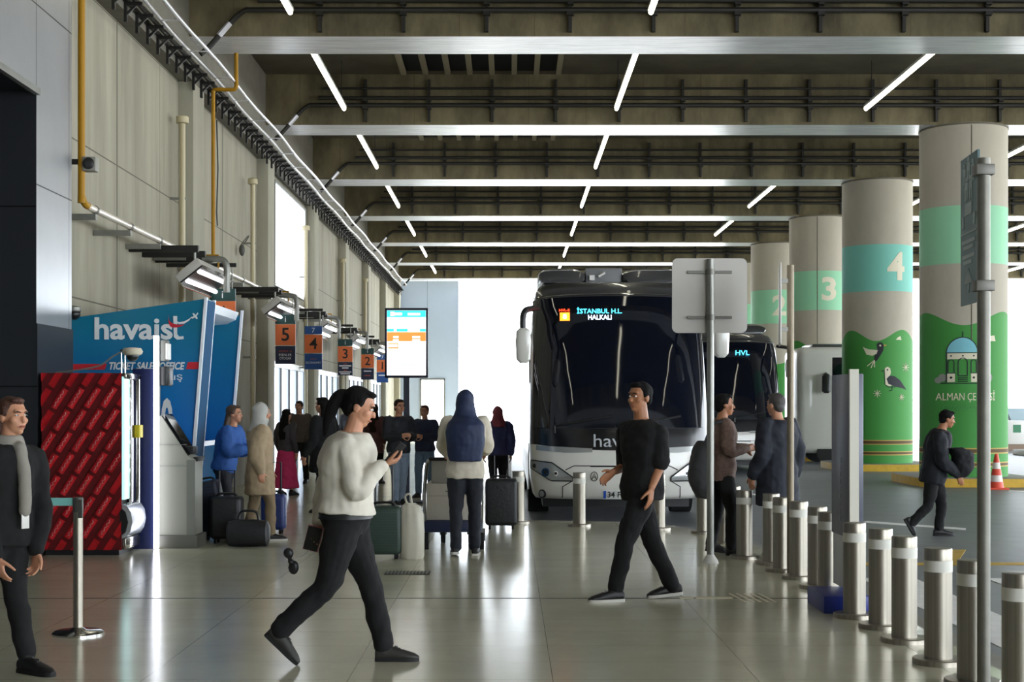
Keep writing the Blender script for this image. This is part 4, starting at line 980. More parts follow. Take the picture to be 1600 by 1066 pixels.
b = MB(); b.box(8.9, 11.4, yb_+.3, yb_+1.9, 3.34, 3.46, bev=.05); b.build('roof_unit', bus_dark, root)
for bb, nm in ((bus2, 'route_display'),):
    b = MB(); r0 = Vector(bb.location)
    b.text('HVL', lambda u_, v_, w_: r0+Vector((u_, .52-w_, v_)), (.15, .5, 2.9, 3.02), 0, .003); b.build(nm, led_cyan, bb)

# ================================================================ luggage, trolley
def suitcase(name, label, c, w_, dp, h, m, rz=0, ribs=True, handle=.35, tilt=0):
    root = thing(name, label, 'suitcase', c, rz)
    Mr = tree_matrix(root) @ Matrix.Rotation(tilt, 4, 'Y')
    b = MB(); b.box(-w_/2, w_/2, -dp/2, dp/2, .05, h, bev=.05, M=Mr, seg=4)
    if ribs:
        for q in range(14): z = .12+(h-.2)*q/13; b.box(-w_/2+.04, w_/2-.04, -dp/2-.006, dp/2+.006, z, z+.012, M=Mr)
    b.build('shell', m, root)
    for sx in (-1, 1):
        for sy in (-1, 1):
            b = MB(); p = Mr @ Vector((sx*(w_/2-.06), sy*(dp/2-.06), .03)); b.cyl(p-Vector((.015, 0, 0)), p+Vector((.015, 0, 0)), .03, n=14); b.build('wheel', rubber, root)
    if handle:
        b = MB(); pts = [(-.09, 0, h-.03), (-.09, 0, h+handle), (.09, 0, h+handle), (.09, 0, h-.03)]
        b.tube([Mr @ Vector(p) for p in pts], .012, 8); b.build('pull_handle', black_plastic, root)
    b = MB(); b.tube(catmull([Mr @ Vector(p) for p in ((-.12, -.02, h), (-.08, -.02, h+.03), (.08, -.02, h+.03), (.12, -.02, h))], 4), .014, 8); b.build('grip', black_plastic, root)
    return root
d = 15.2
suitcase('suitcase', 'dark green ribbed suitcase standing on the polished floor', (X(600, d), d, 0), .38, .27, .56, mat('case_green', '#2e4038', .5), ribs=True, handle=.42)
root = thing('plastic_bag', 'tall bulging white plastic bag beside the green suitcase', 'bag', (X(644, d), d+.02, 0))
b = MB(); cx = X(644, d); e1, e2 = Vector((1, 0, 0)), Vector((0, 1, 0))
b.loft([((cx, d, 0), e1, e2, .11, .10), ((cx, d, .03), e1, e2, .125, .115), ((cx, d, .3), e1, e2, .128, .12), ((cx-.005, d, .46), e1, e2, .122, .115), ((cx-.01, d, .55), e1, e2, .10, .09), ((cx-.02, d, .585), e1, e2, .05, .06)], e=3, n=40)
for v in b.bm.verts:
    a_ = math.atan2(v.co.y-d, v.co.x-cx); v.co += Vector((math.cos(a_), math.sin(a_), 0))*.006*math.sin(a_*9+v.co.z*12)
b.build('sack', mat('white_bag', '#c9c4b4', .45, bump=.2, scale=12), root)
b = MB(); b.tube(catmull([(cx-.05, d-.03, .57), (cx-.07, d-.05, .66), (cx-.02, d-.06, .68), (cx, d-.04, .58)], 4), .012, 6); b.build('handle_loop', mat('white_bag', '#c9c4b4'), root)
d = 16.6; cx = X(712, d)
root = thing('luggage_trolley', 'luggage trolley with navy deck pushed by the person in cream', 'trolley', (cx, d, 0))
tnavy = mat('trolley_navy', '#232c4c', .45)
b = MB(); b.box(cx-.33, cx+.31, d-.55, d+.5, .20, .33, bev=.02); b.build('deck', tnavy, root)
for px, dy in ((-.31, -.45), (.31, -.45), (-.16, .35), (.16, .35)):
    b = MB(); b.cyl((cx+px-.025, d+dy, .1), (cx+px+.025, d+dy, .1), .10, n=20); o = b.build('wheel', rubber, root)
    b = MB(); b.box(cx+px-.04, cx+px+.04, d+dy-.03, d+dy+.03, .1, .24); b.build('fork', galv, o)
for sx in (-1, 1):
    b = MB(); b.tube(catmull([(cx+sx*.32, d-.5, .25), (cx+sx*.33, d-.52, .6), (cx+sx*.30, d-.56, .95), (cx+sx*.26, d-.6, 1.02)], 5), .022, 8); b.build('upright', steel_pol, root)
b = MB(); b.tube([(cx-.27, d-.6, 1.02), (cx+.27, d-.6, 1.02)], .022, 10); b.build('handlebar', black_plastic, root)
tag_ = thing('cardboard_box', 'large pale box lying on the luggage trolley deck', 'box', (cx-.05, d, .33))
b = MB(); b.box(cx-.31, cx+.24, d-.45, d+.3, .33, .74, bev=.01); b.build('carton', mat('carton', '#b9b2a4', .7, noise=.05), tag_)
b = MB(); b.box(cx-.31, cx+.24, d-.455, d-.45, .6, .604); b.box(cx-.1, cx+.02, d-.455, d-.45, .645, .66); b.build('print', mat('carton_print', '#6f6a60', .7), tag_)
t2 = thing('cardboard_box', 'smaller grey box stacked on the pale box on the trolley', 'box', (cx-.05, d, .74)); b = MB(); b.box(cx-.26, cx+.18, d-.4, d+.25, .742, 1.0, bev=.015); b.build('carton', mat('carton_grey', '#8f8a80', .7), t2)
navyc, blackc = mat('case_navy', '#1c2336', .5), mat('case_black', '#15161a', .5, bump=.3, scale=20)
suitcase('suitcase', 'black suitcase standing by the bus front at the left bollard', (X(783, 18.9), 18.9, 0), .42, .3, .66, blackc, handle=.3, ribs=False)
suitcase('suitcase', 'navy suitcase leaning beside the grey kiosk', (X(338, 17.3), 17.3, 0), .34, .3, .72, navyc, ribs=True, handle=0, tilt=-.2)
suitcase('suitcase', 'black suitcase before the person in blue at the booth', (X(355, 16.95), 16.95, 0), .36, .3, .55, blackc, ribs=False, handle=.3)
suitcase('suitcase', 'small blue wheeled case behind the person in the beige coat', (X(428, 18.2), 18.2, 0), .3, .24, .5, mat('case_blue', '#24356e', .45), ribs=True, handle=.4)
root = thing('duffel_bag', 'dark duffel bag on the floor at the feet of the person in blue', 'bag', (X(388, 16.5), 16.5, 0))
b = MB(); cc = Vector((X(388, 16.5), 16.5, .16)); b.loft([(cc+Vector((q*.24, 0, -.01*abs(q))), Vector((0, 1, 0)), Vector((0, 0, 1)), .14*k_, .15*k_) for q, k_ in ((-1, .6), (-.9, .95), (-.4, 1.03), (.4, 1.03), (.9, .95), (1, .6))], e=2.6); b.build('body', blackc, root)
b = MB(); b.tube(catmull([cc+Vector((-.12, 0, .14)), cc+Vector((-.08, 0, .24)), cc+Vector((.08, 0, .24)), cc+Vector((.12, 0, .14))], 5), .014, 6); b.build('strap', black_plastic, root)
# ================================================================ people
UP = Vector((0, 0, 1))
tex = bpy.data.textures.new('cloth_folds', 'CLOUDS'); tex.noise_scale = .10; tex.noise_depth = 1
def remesh(mb, name, mats, parent, voxel=.01, it=4, disp=0, fac=.5):
    o = mb.build('tmp', mats if isinstance(mats, (list, tuple)) else [mats], None, smooth=False)
    m = o.modifiers.new('r', 'REMESH'); m.mode = 'VOXEL'; m.voxel_size = voxel
    m = o.modifiers.new('s', 'SMOOTH'); m.factor = fac; m.iterations = it
    if disp:
        m = o.modifiers.new('d', 'DISPLACE'); m.texture = tex; m.strength = disp; m.mid_level = .5; m.texture_coords = 'LOCAL'
        m = o.modifiers.new('s2', 'SMOOTH'); m.factor = .5; m.iterations = 2
    dg = bpy.context.evaluated_depsgraph_get()
    me = bpy.data.meshes.new_from_object(o.evaluated_get(dg)); bpy.data.objects.remove(o)
    me.name = name
    if parent is not None: me.transform(tree_matrix(parent).inverted())
    me.materials.clear()
    for mm in (mats if isinstance(mats, (list, tuple)) else [mats]): me.materials.append(mm)
    me.shade_smooth()
    r = bpy.data.objects.new(name, me); COL.objects.link(r); r.parent = parent
    return r
def limb(mb, pts, rad, n=14, sub=5):
    q = catmull([(*p, r) for p, r in zip(pts, rad)], sub)
    mb.tube([Vector(p[:3]) for p in q], [p[3] for p in q], n)
    mb.ell(q[0][:3], (q[0][3],)*3); mb.ell(q[-1][:3], (q[-1][3],)*3)
def hand(mb, w, D, N, side, s=1.0, curl=.25, fist=0):
    """w wrist, D finger direction, N palm-facing direction, side = +1/-1 thumb side along D x N"""
    D = D.normalized(); N = (N-D*N.dot(D)).normalized(); T = D.cross(N)*side
    mb.loft([(w-D*.02*s, T, N, .026*s, .021*s), (w+D*.01*s, T, N, .03*s, .019*s), (w+D*.05*s, T, N, .039*s, .016*s), (w+D*.085*s, T, N, .041*s, .014*s), (w+D*.1*s, T, N, .038*s, .011*s)], e=2.6)
    for k, (o, L, dl) in enumerate(((.030, .072, .0), (.010, .082, .006), (-.011, .076, .003), (-.030, .060, -.006))):
        p = w+D*(.092+dl)*s+T*o*s; d = (D+T*o*2.2).normalized(); pts = [p-D*.02*s, p]; c = curl*(1+.25*k)+fist
        for f in (.45, .32, .25):
            d = (d*math.cos(c)+N*math.sin(c)).normalized(); p = p+d*L*f*s; pts.append(p)
        limb(mb, pts, [.0092*s, .0092*s, .0088*s, .008*s, .007*s], 10, 2)
    p = w+D*.025*s+T*.026*s; d = (D*.62+T*.72+N*.25).normalized(); pts = [p]
    for f in (.045, .034, .026):
        p = p+d*f*s; pts.append(p); d = (d+D*.35+N*.22).normalized()
    limb(mb, pts, [.015*s, .0125*s, .0105*s, .0085*s], 10, 2)
SKIN = mat('skin', '#c08a6c', .5, noise=.06, scale=12); SKIN2 = mat('skin_tan', '#a8714f', .5, noise=.06, scale=12)
eye_w, eye_d, lipm = mat('eye_white', '#e6e2da', .2), mat('eye_dark', '#1d130d', .15), mat('lips', '#9c5a4c', .45)
HAIRB, HAIRN = mat('hair_black', '#0b0908', .8, spec=.2, bump=.6, scale=60, stretch=(1, 1, .2)), mat('hair_brown', '#2b1d15', .75, spec=.2, bump=.6, scale=60, stretch=(1, 1, .2))
SHOEB, SOLEW = mat('shoe_black', '#141415', .5), mat('sole_white', '#cfccc4', .6); SOLEB = mat('sole_dark', '#0f0f0f', .7); SHOEG = mat('shoe_grey', '#2f2d2a', .6)
BLACKC = mat('cloth_black', '#08080a', .9, noise=.2, scale=30); TROUB = mat('trouser_black', '#0a0a0c', .9, noise=.2, scale=30)
def person(name_label, J, yaw, H=1.75, top=None, bottom=TROUB, shoe=SHOEB, sole=SOLEB, hair=('short', HAIRB), skin=SKIN, sleeve='long', hem=.06, loose=1.0, leg=1.0, topg=.02, hyaw=None, hpitch=0.0, vox=.009, coat=False, hands=None, skirt=None, girth=1.0, extra=None, collar=None, puff=0, root_z=0, group=None):
    s = H/1.75
    F = Vector((math.cos(yaw), math.sin(yaw), 0)); R = Vector((math.sin(yaw), -math.cos(yaw), 0))
    root = thing('person', name_label, 'person', (J['pelvis'].x, J['pelvis'].y, root_z), 0, group)
    Pv, Ch, Nk, Hd = J['pelvis'], J['chest'], J['neck'], J['head']
    UPs = (Nk-Pv).normalized(); Fs = (F-UPs*F.dot(UPs)).normalized(); Rs = Fs.cross(UPs)
    lerp = lambda a, b, t: a+(b-a)*t
    def torso(mb, g, lo=-.10, hemg=0, top_=True):
        r = ([] if lo >= 0 else [(Pv+UPs*lo*s, Rs, Fs, (.150*s+g+hemg), (.115*s+g+hemg)) if g else (Pv-UPs*.06*s, Rs, Fs, .13*s, .075*s)])+[(Pv+UPs*max(0, lo)*s, Rs, Fs, .168*s+g+hemg*.7, (.122 if g else .100)*s+g+hemg*.7), (lerp(Pv, Ch, .4), Rs, Fs, .150*s+g, .112*s+g),
             (lerp(Pv, Ch, .75), Rs, Fs, .165*s+g, .120*s+g), (Ch, Rs, Fs, .178*s+g, .124*s+g), (lerp(Ch, Nk, .5), Rs, Fs, .188*s+g, .108*s+g), (lerp(Ch, Nk, .8), Rs, Fs, .150*s+g, .085*s+g), (lerp(Ch, Nk, 1.0), Rs, Fs, .075*s+g*.6, .070*s+g*.6)]
        mb.loft([(c, A, B, a*(1+(girth-1)*.6), bb*girth) for c, A, B, a, bb in r], e=2.3, sm=3)
    # ---- body
    b = MB(); torso(b, 0)
    hy = yaw if hyaw is None else hyaw
    hF = Vector((math.cos(hy)*math.cos(hpitch), math.sin(hy)*math.cos(hpitch), math.sin(hpitch))); hR = Vector((math.sin(hy), -math.cos(hy), 0)); hU = hR.cross(hF); ax = (hR, hF, hU)
    hp = lambda r, f, u_: Hd+hR*(r*s)+hF*(f*s)+hU*(u_*s)
    limb(b, [lerp(Ch, Nk, .8), Nk, lerp(Nk, Hd, .55), hp(0, -.015, -.03)], [.075*s, .062*s, .056*s, .055*s])
    b.ell(hp(0, -.012, .030), (.076*s, .096*s, .088*s), ax, 18, 14); b.ell(hp(0, .026, -.035), (.060*s, .066*s, .080*s), ax, 16, 12)
    b.ell(hp(0, .060, -.092), (.026*s, .026*s, .022*s), ax); b.ell(hp(0, .074, .034), (.052*s, .018*s, .016*s), ax)
    b.ell(hp(0, .097, -.018), (.012*s, .018*s, .022*s), ax); b.ell(hp(0, .107, -.028), (.015*s, .013*s, .011*s), ax)
    b.ell(hp(0, .083, -.066), (.024*s, .012*s, .012*s), ax)
    for q in (-1, 1):
        b.ell(hp(q*.077, -.008, -.008), (.012*s, .022*s, .034*s), ax); b.ell(hp(q*.043, .055, -.025), (.022*s, .026*s, .024*s), ax)
    for k, q in (('R', 1), ('L', -1)):
        limb(b, [lerp(Ch, J['sh'+k], .6), J['sh'+k], lerp(J['sh'+k], J['el'+k], .5), J['el'+k], lerp(J['el'+k], J['wr'+k], .4), J['wr'+k]], [.06*s, .054*s, .046*s, .039*s, .038*s, .026*s])
        limb(b, [J['hip'+k]+UPs*.03, lerp(J['hip'+k], J['kn'+k], .4), J['kn'+k], lerp(J['kn'+k], J['an'+k], .3), J['an'+k]], [.088*s, .078*s, .054*s, .053*s, .036*s])
        D = J.get('hd'+k) or (J['wr'+k]-J['el'+k]).normalized(); N = J.get('hn'+k) or -R*q
        cu, fi = (hands or {}).get(k, (.3, 0))
        # thumb points to the front of the body for a hanging arm
        Dn = D.normalized(); T = Dn.cross((N-Dn*N.dot(Dn)).normalized()); th = J.get('th'+k) or F
        hand(b, J['wr'+k], D, N, 1 if T.dot(th) >= 0 else -1, s, cu, fi)
        he, to = J['he'+k], J['to'+k]; dd = (to-he)
        dn_ = dd.normalized(); Rf = dn_.cross(UP).normalized(); Uf = Rf.cross(dn_)
        b.loft([(he+dd*t+Uf*h*s, Rf, Uf, a*s, c*s) for t, a, c, h in ((.14, .014, .014, .04), (.3, .022, .024, .04), (.7, .028, .015, .03), (.88, .018, .008, .022))])
        limb(b, [J['an'+k], lerp(he, to, .28)+Uf*.05*s], [.034*s, .026*s])
    remesh(b, 'body', skin, root, vox*.72, 3)
    for q in (-1, 1):
        b = MB(); c = hp(q*.032, .079, .008); b.ell(c, (.0115*s, .010*s, .0065*s), ax, 12, 8, 0); b.ell(c+hF*.0062*s, (.0055*s,)*3, ax, 10, 6, 1); b.build('eye', [eye_w, eye_d], root)
        b = MB(); b.tube([hp(q*.015, .094, .026), hp(q*.034, .09, .031), hp(q*.052, .078, .025)], [.004*s, .005*s, .0025*s], 6); b.build('eyebrow', hair[1], root)
    b = MB(); b.tube([hp(-.024, .086, -.066), hp(-.01, .096, -.063), hp(.01, .096, -.063), hp(.024, .086, -.066)], [.003*s, .007*s, .007*s, .003*s], 8); b.build('lips', lipm, root)
    # ---- hair
    st, hm = hair[0], hair[1]; b = MB()
    if st in ('short', 'long', 'tail'):
        b.ell(hp(0, -.026, .042), (.085*s, .098*s, .088*s), ax, 20, 14); b.ell(hp(0, -.055, -.01), (.074*s, .058*s, .075*s), ax)
        b.ell(hp(0, .045, .098), (.055*s, .04*s, .022*s), ax)
        for q in (-1, 1): b.ell(hp(q*.074, -.005, .03), (.014*s, .03*s, .04*s), ax)
        if st == 'long': b.loft([(hp(0, -.06, .05), hR, hF, .06*s, .05*s), (hp(0, -.075, -.06), hR, hF, .095*s, .055*s), (hp(0, -.10, -.20), hR, hF, .125*s, .06*s), (hp(0, -.125, -.36), hR, hF, .125*s, .055*s), (hp(0, -.135, -.50), hR, hF, .08*s, .04*s)])
        if st == 'tail': limb(b, [hp(0, -.10, .05), hp(0, -.15, .02), hp(0, -.165, -.10), hp(0, -.15, -.24)], [.03*s, .04*s, .04*s, .015*s])
        remesh(b, 'hair', hm, root, .008, 3, .012)
    elif st in ('scarf', 'veil'):
        b.ell(hp(0, -.022, .02), (.098*s, .108*s, .118*s), ax, 20, 14); b.ell(hp(0, .0, -.10), (.085*s, .085*s, .07*s), ax)
        lo, bk = (-.62, -.10) if st == 'veil' else (-.24, -.02)
        b.loft([(hp(0, -.03, .02), hR, hF, .095*s, .09*s), (hp(0, -.04, -.14), hR, hF, .125*s, .105*s), (hp(0, bk-.02, -.24), hR, hF, .20*s, .155*s), (hp(0, bk-.04, (lo-.24)/2), hR, hF, .205*s, .15*s), (hp(0, bk-.05, lo), hR, hF, .17*s, .12*s)], sm=3)
        remesh(b, 'headscarf', hm, root, .01, 3, .02)
    # ---- top
    tm, g = top, topg
    b = MB()
    lo = -hem
    torso(b, g*s, lo, puff)
    if coat: b.loft([(Pv+UPs*.05*s, Rs, Fs, .175*s+g, .13*s+g), (Pv-UPs*hem*.5*s, Rs, Fs, .19*s+g, .145*s+g), (Pv-UPs*hem*s, Rs, Fs, .20*s+g, .15*s+g)], e=2.3)
    for k in 'RL':
        sh, el, wr = J['sh'+k], J['el'+k], J['wr'+k]
        if sleeve == 'long': limb(b, [lerp(Ch, sh, .6), sh, lerp(sh, el, .5), el, lerp(el, wr, .5), lerp(el, wr, .93)], [.07*s, (.056+g*.7)*s, (.049+g*loose)*s, (.043+g*loose)*s, (.037+g*loose)*s, (.029+g*.7)*s])
        else: limb(b, [lerp(Ch, sh, .6), sh, lerp(sh, el, .45), lerp(sh, el, .85)], [.07*s, (.056+g*.7)*s, (.052+g*loose)*s, (.050+g*loose)*s])
    remesh(b, 'coat' if coat else 'shirt', tm, root, vox, 4, .032*min(loose, 1))
    if collar:
        b = MB(); b.loft([(lerp(Ch, Nk, .85), Rs, Fs, .085*s, .08*s), (lerp(Nk, Hd, .28), Rs, Fs, .072*s, .07*s)], e=2); remesh(b, 'collar', collar, root, .009, 2)
    # ---- trousers or skirt
    b = MB()
    b.loft([(Pv+UPs*.11*s, Rs, Fs, (.152*s+.008)*(1+(girth-1)*.7), (.116*s+.008)*girth), (Pv, Rs, Fs, (.170*s+.012)*(1+(girth-1)*.7), (.126*s+.012)*girth), (Pv-UPs*.11*s, Rs, Fs, (.140*s+.012)*(1+(girth-1)*.5), (.098*s+.012)*(1+(girth-1)*.5))], e=2.3, sm=3)
    if skirt:
        mid = lerp(J['anR'], J['anL'], .5); b.loft([(Pv, Rs, Fs, .18*s, .14*s), (lerp(Pv, mid, .5), Rs, Fs, .23*s, .20*s), (lerp(Pv, mid, .93), Rs, Fs, .28*s, .25*s)], e=2.1)
        remesh(b, 'skirt', skirt, root, vox, 3, .03)
    else:
        for k in 'RL':
            h, kn, an = J['hip'+k], J['kn'+k], J['an'+k]
            limb(b, [h+UPs*.03, lerp(h, kn, .4), kn, lerp(kn, an, .35), lerp(kn, an, .97)], [.104*s*(1+(girth-1)*.6), (.092+.008*leg)*s*(1+(girth-1)*.4), (.062+.012*leg)*s, (.056+.014*leg)*s, (.042+.020*leg)*s])
        remesh(b, 'trousers', bottom, root, vox, 4, .024)
    # ---- shoes
    for k in 'RL':
        he, to = J['he'+k], J['to'+k]; D = (to-he).normalized(); L = (to-he).length
        Ru = D.cross(UP).normalized(); U2 = Ru.cross(D)
        b = MB()
        b.loft([(he+D*L*t+U2*h*s, Ru, U2, a*s, c*s) for t, a, c, h in ((.0, .024, .030, .045), (.05, .036, .042, .05), (.25, .040, .05, .055), (.45, .042, .042, .048), (.7, .047, .032, .036), (.88, .040, .024, .028), (1.0, .020, .012, .020))], e=2.3)
        limb(b, [he+D*L*.22+U2*.05*s, lerp(he+D*L*.22+U2*.06*s, J['an'+k], .8)], [.042*s, .046*s])
        o = remesh(b, 'shoe', shoe, root, .007, 3)
        b = MB(); out = []
        for t, a in ((.0, .022), (.04, .034), (.2, .040), (.45, .040), (.7, .048), (.88, .041), (.97, .026), (1.0, .012)): out.append((t, a))
        poly = [(t, a) for t, a in out]+[(t, -a) for t, a in out[::-1]]
        b.prism(poly, lambda u_, v_, w_: he+D*(L*u_)+Ru*(v_*s*1.04)+U2*w_, 0, .024*s); b.build('sole', sole, o)
        lp = MB(); lp.tube([he+D*L*.5+U2*.088*s-Ru*.02, he+D*L*.45+U2*.098*s+Ru*.02, he+D*L*.58+U2*.078*s+Ru*.018, he+D*L*.55+U2*.08*s-Ru*.018], .004, 5); lp.build('lace', sole if sole is SOLEW else shoe, o)
    return root, dict(F=F, R=R, hp=hp, s=s, Pv=Pv, Ch=Ch, Nk=Nk)
def G(px, py, d): return P(px, py, d)
def gp(px, d, z=0): return Vector((X(px, d), d, z))
# ---- the person in the white shirt, mid stride to the right
d = 9.0
J = dict(pelvis=G(540, 806, d), chest=G(543, 718, d), neck=G(551, 676, d), head=G(562, 636, d),
         shR=G(541, 697, d-.17), elR=G(556, 768, d-.22), wrR=G(598, 726, d-.14), shL=G(543, 697, d+.17), elL=G(508, 763, d+.2), wrL=G(497, 817, d+.13),
         hipR=G(538, 815, d-.085), hipL=G(542, 815, d+.085), knR=G(511, 914, d-.09), anR=G(437, 985, d-.09), knL=G(577, 910, d+.07), anL=G(600, 1008, d+.07),
         heR=G(413, 992, d-.09), toR=gp(464, d-.09, .0), heL=gp(586, d+.07, .0), toL=gp(655, d+.07, .0),
         hdR=Vector((.85, .25, .25)), hnR=Vector((0, .3, 1)), thR=Vector((0, -1, .3)), hdL=Vector((-.15, -.1, -1)), hnL=Vector((.2, -1, 0)))
white_shirt = mat('shirt_white', '#cdc7b9', .8, noise=.04, scale=8)
white_man, I = person('person in white shirt and black trousers striding right, looking at a phone', J, 0, 1.71, white_shirt, TROUB, SHOEG, SOLEB, ('tail', HAIRB), hem=-.02, loose=.8, topg=.03, hpitch=-.35, vox=.008, puff=.01, leg=1.35, girth=1.2, hands={'R': (.35, .25), 'L': (.35, .35)})
b = MB(); b.loft([(I['Pv']-UP*.012, I['R'], I['F'], .212, .170), (I['Pv']+UP*.016, I['R'], I['F'], .206, .163)], e=2.3, n=34); b.build('belt', black_plastic, white_man)
ph = thing('mobile_phone', 'dark phone held up in the hands of the person in white shirt', 'phone', G(609, 716, d-.1))
b = MB(); M = Matrix.Translation(G(618, 708, d-.15)) @ Matrix.Rotation(math.radians(-50), 4, 'Y') @ Matrix.Rotation(math.radians(-35), 4, 'X'); b.box(-.075, .075, -.036, .036, -.004, .005, bev=.003, M=M); b.build('case', black_plastic, ph)
b = MB(); b.box(-.07, .07, -.032, .032, .005, .0062, M=M); b.build('screen', dark_glass, ph)
wl = thing('phone_case', 'black phone in a pink edged case held low behind the person in white shirt', 'phone case', G(489, 842, d+.08))
M = Matrix.Translation(G(489, 842, d+.07)) @ Matrix.Rotation(math.radians(14), 4, 'Y')
b = MB(); b.box(-.046, .046, -.012, .006, -.075, .075, bev=.006, M=M); b.build('cover', black_plastic, wl)
b = MB(); b.box(-.05, .05, .006, .016, -.08, .08, bev=.004, M=M); b.build('pink_edge', mat('pink_case', '#c76a72', .5), wl)
b = MB(); b.tube(catmull([G(484, 858, d+.07), G(474, 868, d+.06), G(462, 872, d+.06), G(457, 874, d+.06)], 5), .003, 6); b.build('strap', mat('strap_grey', '#a8a6a0', .5), wl)
b = MB(); c = G(454, 877, d+.06)
for (u_, v_, w_, h_) in ((-.012, .05, .035, .035), (.02, -.04, .035, .045)): b.ell(c+Vector((u_, 0, v_)), (w_, .02, h_), None, 12, 8)
b.ell(c, (.018, .022, .02)); o = remesh(b, 'charm', black_plastic, wl, .005, 2, .01)
# ---- the man in black, walking left towards the viewer
d = 11.9
J = dict(pelvis=G(1003, 755, d), chest=G(1003, 690, d), neck=G(1002, 656, d), head=G(999, 621, d),
         shR=G(978, 672, d+.13), elR=G(978, 728, d+.26), wrR=G(958, 738, d+.08), shL=G(1028, 674, d-.12), elL=G(1031, 728, d-.12), wrL=G(1018, 763, d-.22),
         hipR=G(995, 763, d+.06), hipL=G(1010, 763, d-.06), knL=G(979, 842, d-.10), anL=G(961, 920, d-.06), knR=G(1020, 848, d+.10), anR=G(1051, 917, d+.16),
         heL=gp(975, d-.06, 0), toL=gp(919, d-.14, 0), heR=gp(1066, d+.2, .025), toR=gp(1011, d+.13, 0),
         hdR=Vector((-.75, -.35, -.55)), hnR=Vector((.35, -.85, -.3)), thR=Vector((-.3, -.2, 1)), hdL=Vector((-.12, -.15, -1)), hnL=Vector((-.8, .5, 0)), thL=Vector((-1, -.5, 0)))
black_man, I = person('person in black t-shirt and cargo trousers walking left with bare forearms', J, math.radians(212), 1.82, BLACKC, TROUB, SHOEB, SOLEW, ('short', HAIRB), SKIN2, sleeve='short', hem=.13, loose=1.3, topg=.024, hyaw=math.radians(222), vox=.008, puff=.01, leg=1.2, hands={'R': (.3, 0), 'L': (.2, 0)})
for c, r in ((G(976, 826, d-.06), (.05, .06, .10)), (G(1010, 828, d+.07), (.045, .06, .10))):
    b = MB(); b.ell(c, r); o = remesh(b, 'cargo_pocket', TROUB, black_man, .009, 2, .012)
# ---- person cut by the left edge
d = 8.7
J = dict(pelvis=G(3, 826, d), chest=G(10, 735, d), neck=G(14, 693, d), head=G(20, 651, d),
         shR=G(-28, 712, d-.1), elR=G(-34, 795, d-.14), wrR=G(-4, 872, d-.2), shL=G(53, 714, d+.12), elL=G(64, 795, d+.16), wrL=G(58, 862, d+.05),
         hipR=G(-8, 832, d-.05), hipL=G(14, 832, d+.06), knR=G(-34, 925, d-.05), anR=G(-62, 1015, d+.02), knL=G(24, 925, d+.02), anL=G(42, 1022, d-.02),
         heR=gp(-80, d+.05, .03), toR=gp(-18, d-.1, 0), heL=gp(30, d-.0, 0), toL=gp(84, d-.17, 0),
         hdR=Vector((.25, -.1, -1)), hdL=Vector((-.1, 0, -1)))
left_p, I = person('person in black jacket and grey scarf cut off by the left edge', J, math.radians(-32), 1.68, BLACKC, TROUB, SHOEB, SOLEB, ('long', mat('hair_auburn', '#4a2b1d', .55, bump=.5, scale=60, stretch=(1, 1, .2))), SKIN, hem=.10, loose=.9, topg=.03, vox=.009, hands={'R': (.3, .1), 'L': (.3, .2)})
s = I['s']; b = MB(); Ch, Nk, F_, R_ = I['Ch'], I['Nk'], I['F'], I['R']
b.loft([(Nk+UP*.05, R_, F_, .075, .075), (Nk-UP*.02, R_, F_, .10, .095), (Nk-UP*.07, R_, F_, .085, .09)]); limb(b, [Nk+F_*.10-UP*.03, Ch+F_*.15+UP*.02, Ch+F_*.17-UP*.13, Ch+F_*.165-UP*.24], [.042, .040, .040, .036]); remesh(b, 'scarf', mat('scarf_grey', '#8b867d', .85, noise=.1), left_p, .009, 3, .015)
b = MB(); c = Ch+F_*.17-UP*.30; b.box(-.028, .028, -.004, .004, -.045, .045, bev=.003, M=Matrix.Translation(c) @ Matrix.Rotation(math.radians(-32)+PI/2, 4, 'Z')); b.build('badge', white_plastic, left_p)
# ---- standing poses
def auto(x, y, H, yaw, step=0, arm='down', z=0, lean=0, spread=.1):
    s = H/1.75; F = Vector((math.cos(yaw), math.sin(yaw), 0)); R = Vector((math.sin(yaw), -math.cos(yaw), 0)); B = Vector((x, y, z))
    q = lambda r, f, u_: B+R*(r*s)+F*(f*s)+UP*(u_*s)
    st = step/2/s
    J = dict(pelvis=q(0, 0, .93), chest=q(0, lean*.6, 1.29), neck=q(0, lean, 1.475), head=q(0, lean+.03, 1.63))
    for k, sg, f in (('R', 1, st), ('L', -1, -st)):
        J['hip'+k] = q(sg*.088, 0, .90); J['kn'+k] = q(sg*spread, f*.62+.03, .50); J['an'+k] = q(sg*spread, f-.01, .095)
        J['he'+k] = q(sg*spread, f-.07, .02 if f < 0 else 0); J['to'+k] = q(sg*(spread+.02), f+.20, 0); J['he'+k].z = z+(.03*s if f < -.05 else 0); J['to'+k].z = z
        J['sh'+k] = q(sg*.185, lean, 1.42)
        if arm == 'push': J['el'+k] = q(sg*.24, .12+lean, 1.17); J['wr'+k] = q(sg*.22, .36+lean, 1.08)
        elif arm == 'front': J['el'+k] = q(sg*.23, .03+lean, 1.14); J['wr'+k] = q(sg*.08, .26+lean, 1.16)
        else: J['el'+k] = q(sg*.235, -.04+lean-f*.3, 1.13); J['wr'+k] = q(sg*.24, .06+lean-f*.7, .885); J['hd'+k] = Vector((F.x*.15, F.y*.15, -1))
    return J
R_ = math.radians
def crowd(label, px, d, H, yaw, top, bottom=TROUB, step=.3, arm='down', z=0, **kw):
    return person(label, auto(X(px, d), d, H, R_(yaw), step, arm, z, kw.pop('lean', 0)), R_(yaw), H, top, bottom, root_z=z, vox=kw.pop('vox', .012), **kw)
cream = mat('sweater_cream', '#cfc6b4', .85, noise=.06, scale=20); navyhair = mat('veil_navy', '#1d2a4a', .7, noise=.15, scale=8)
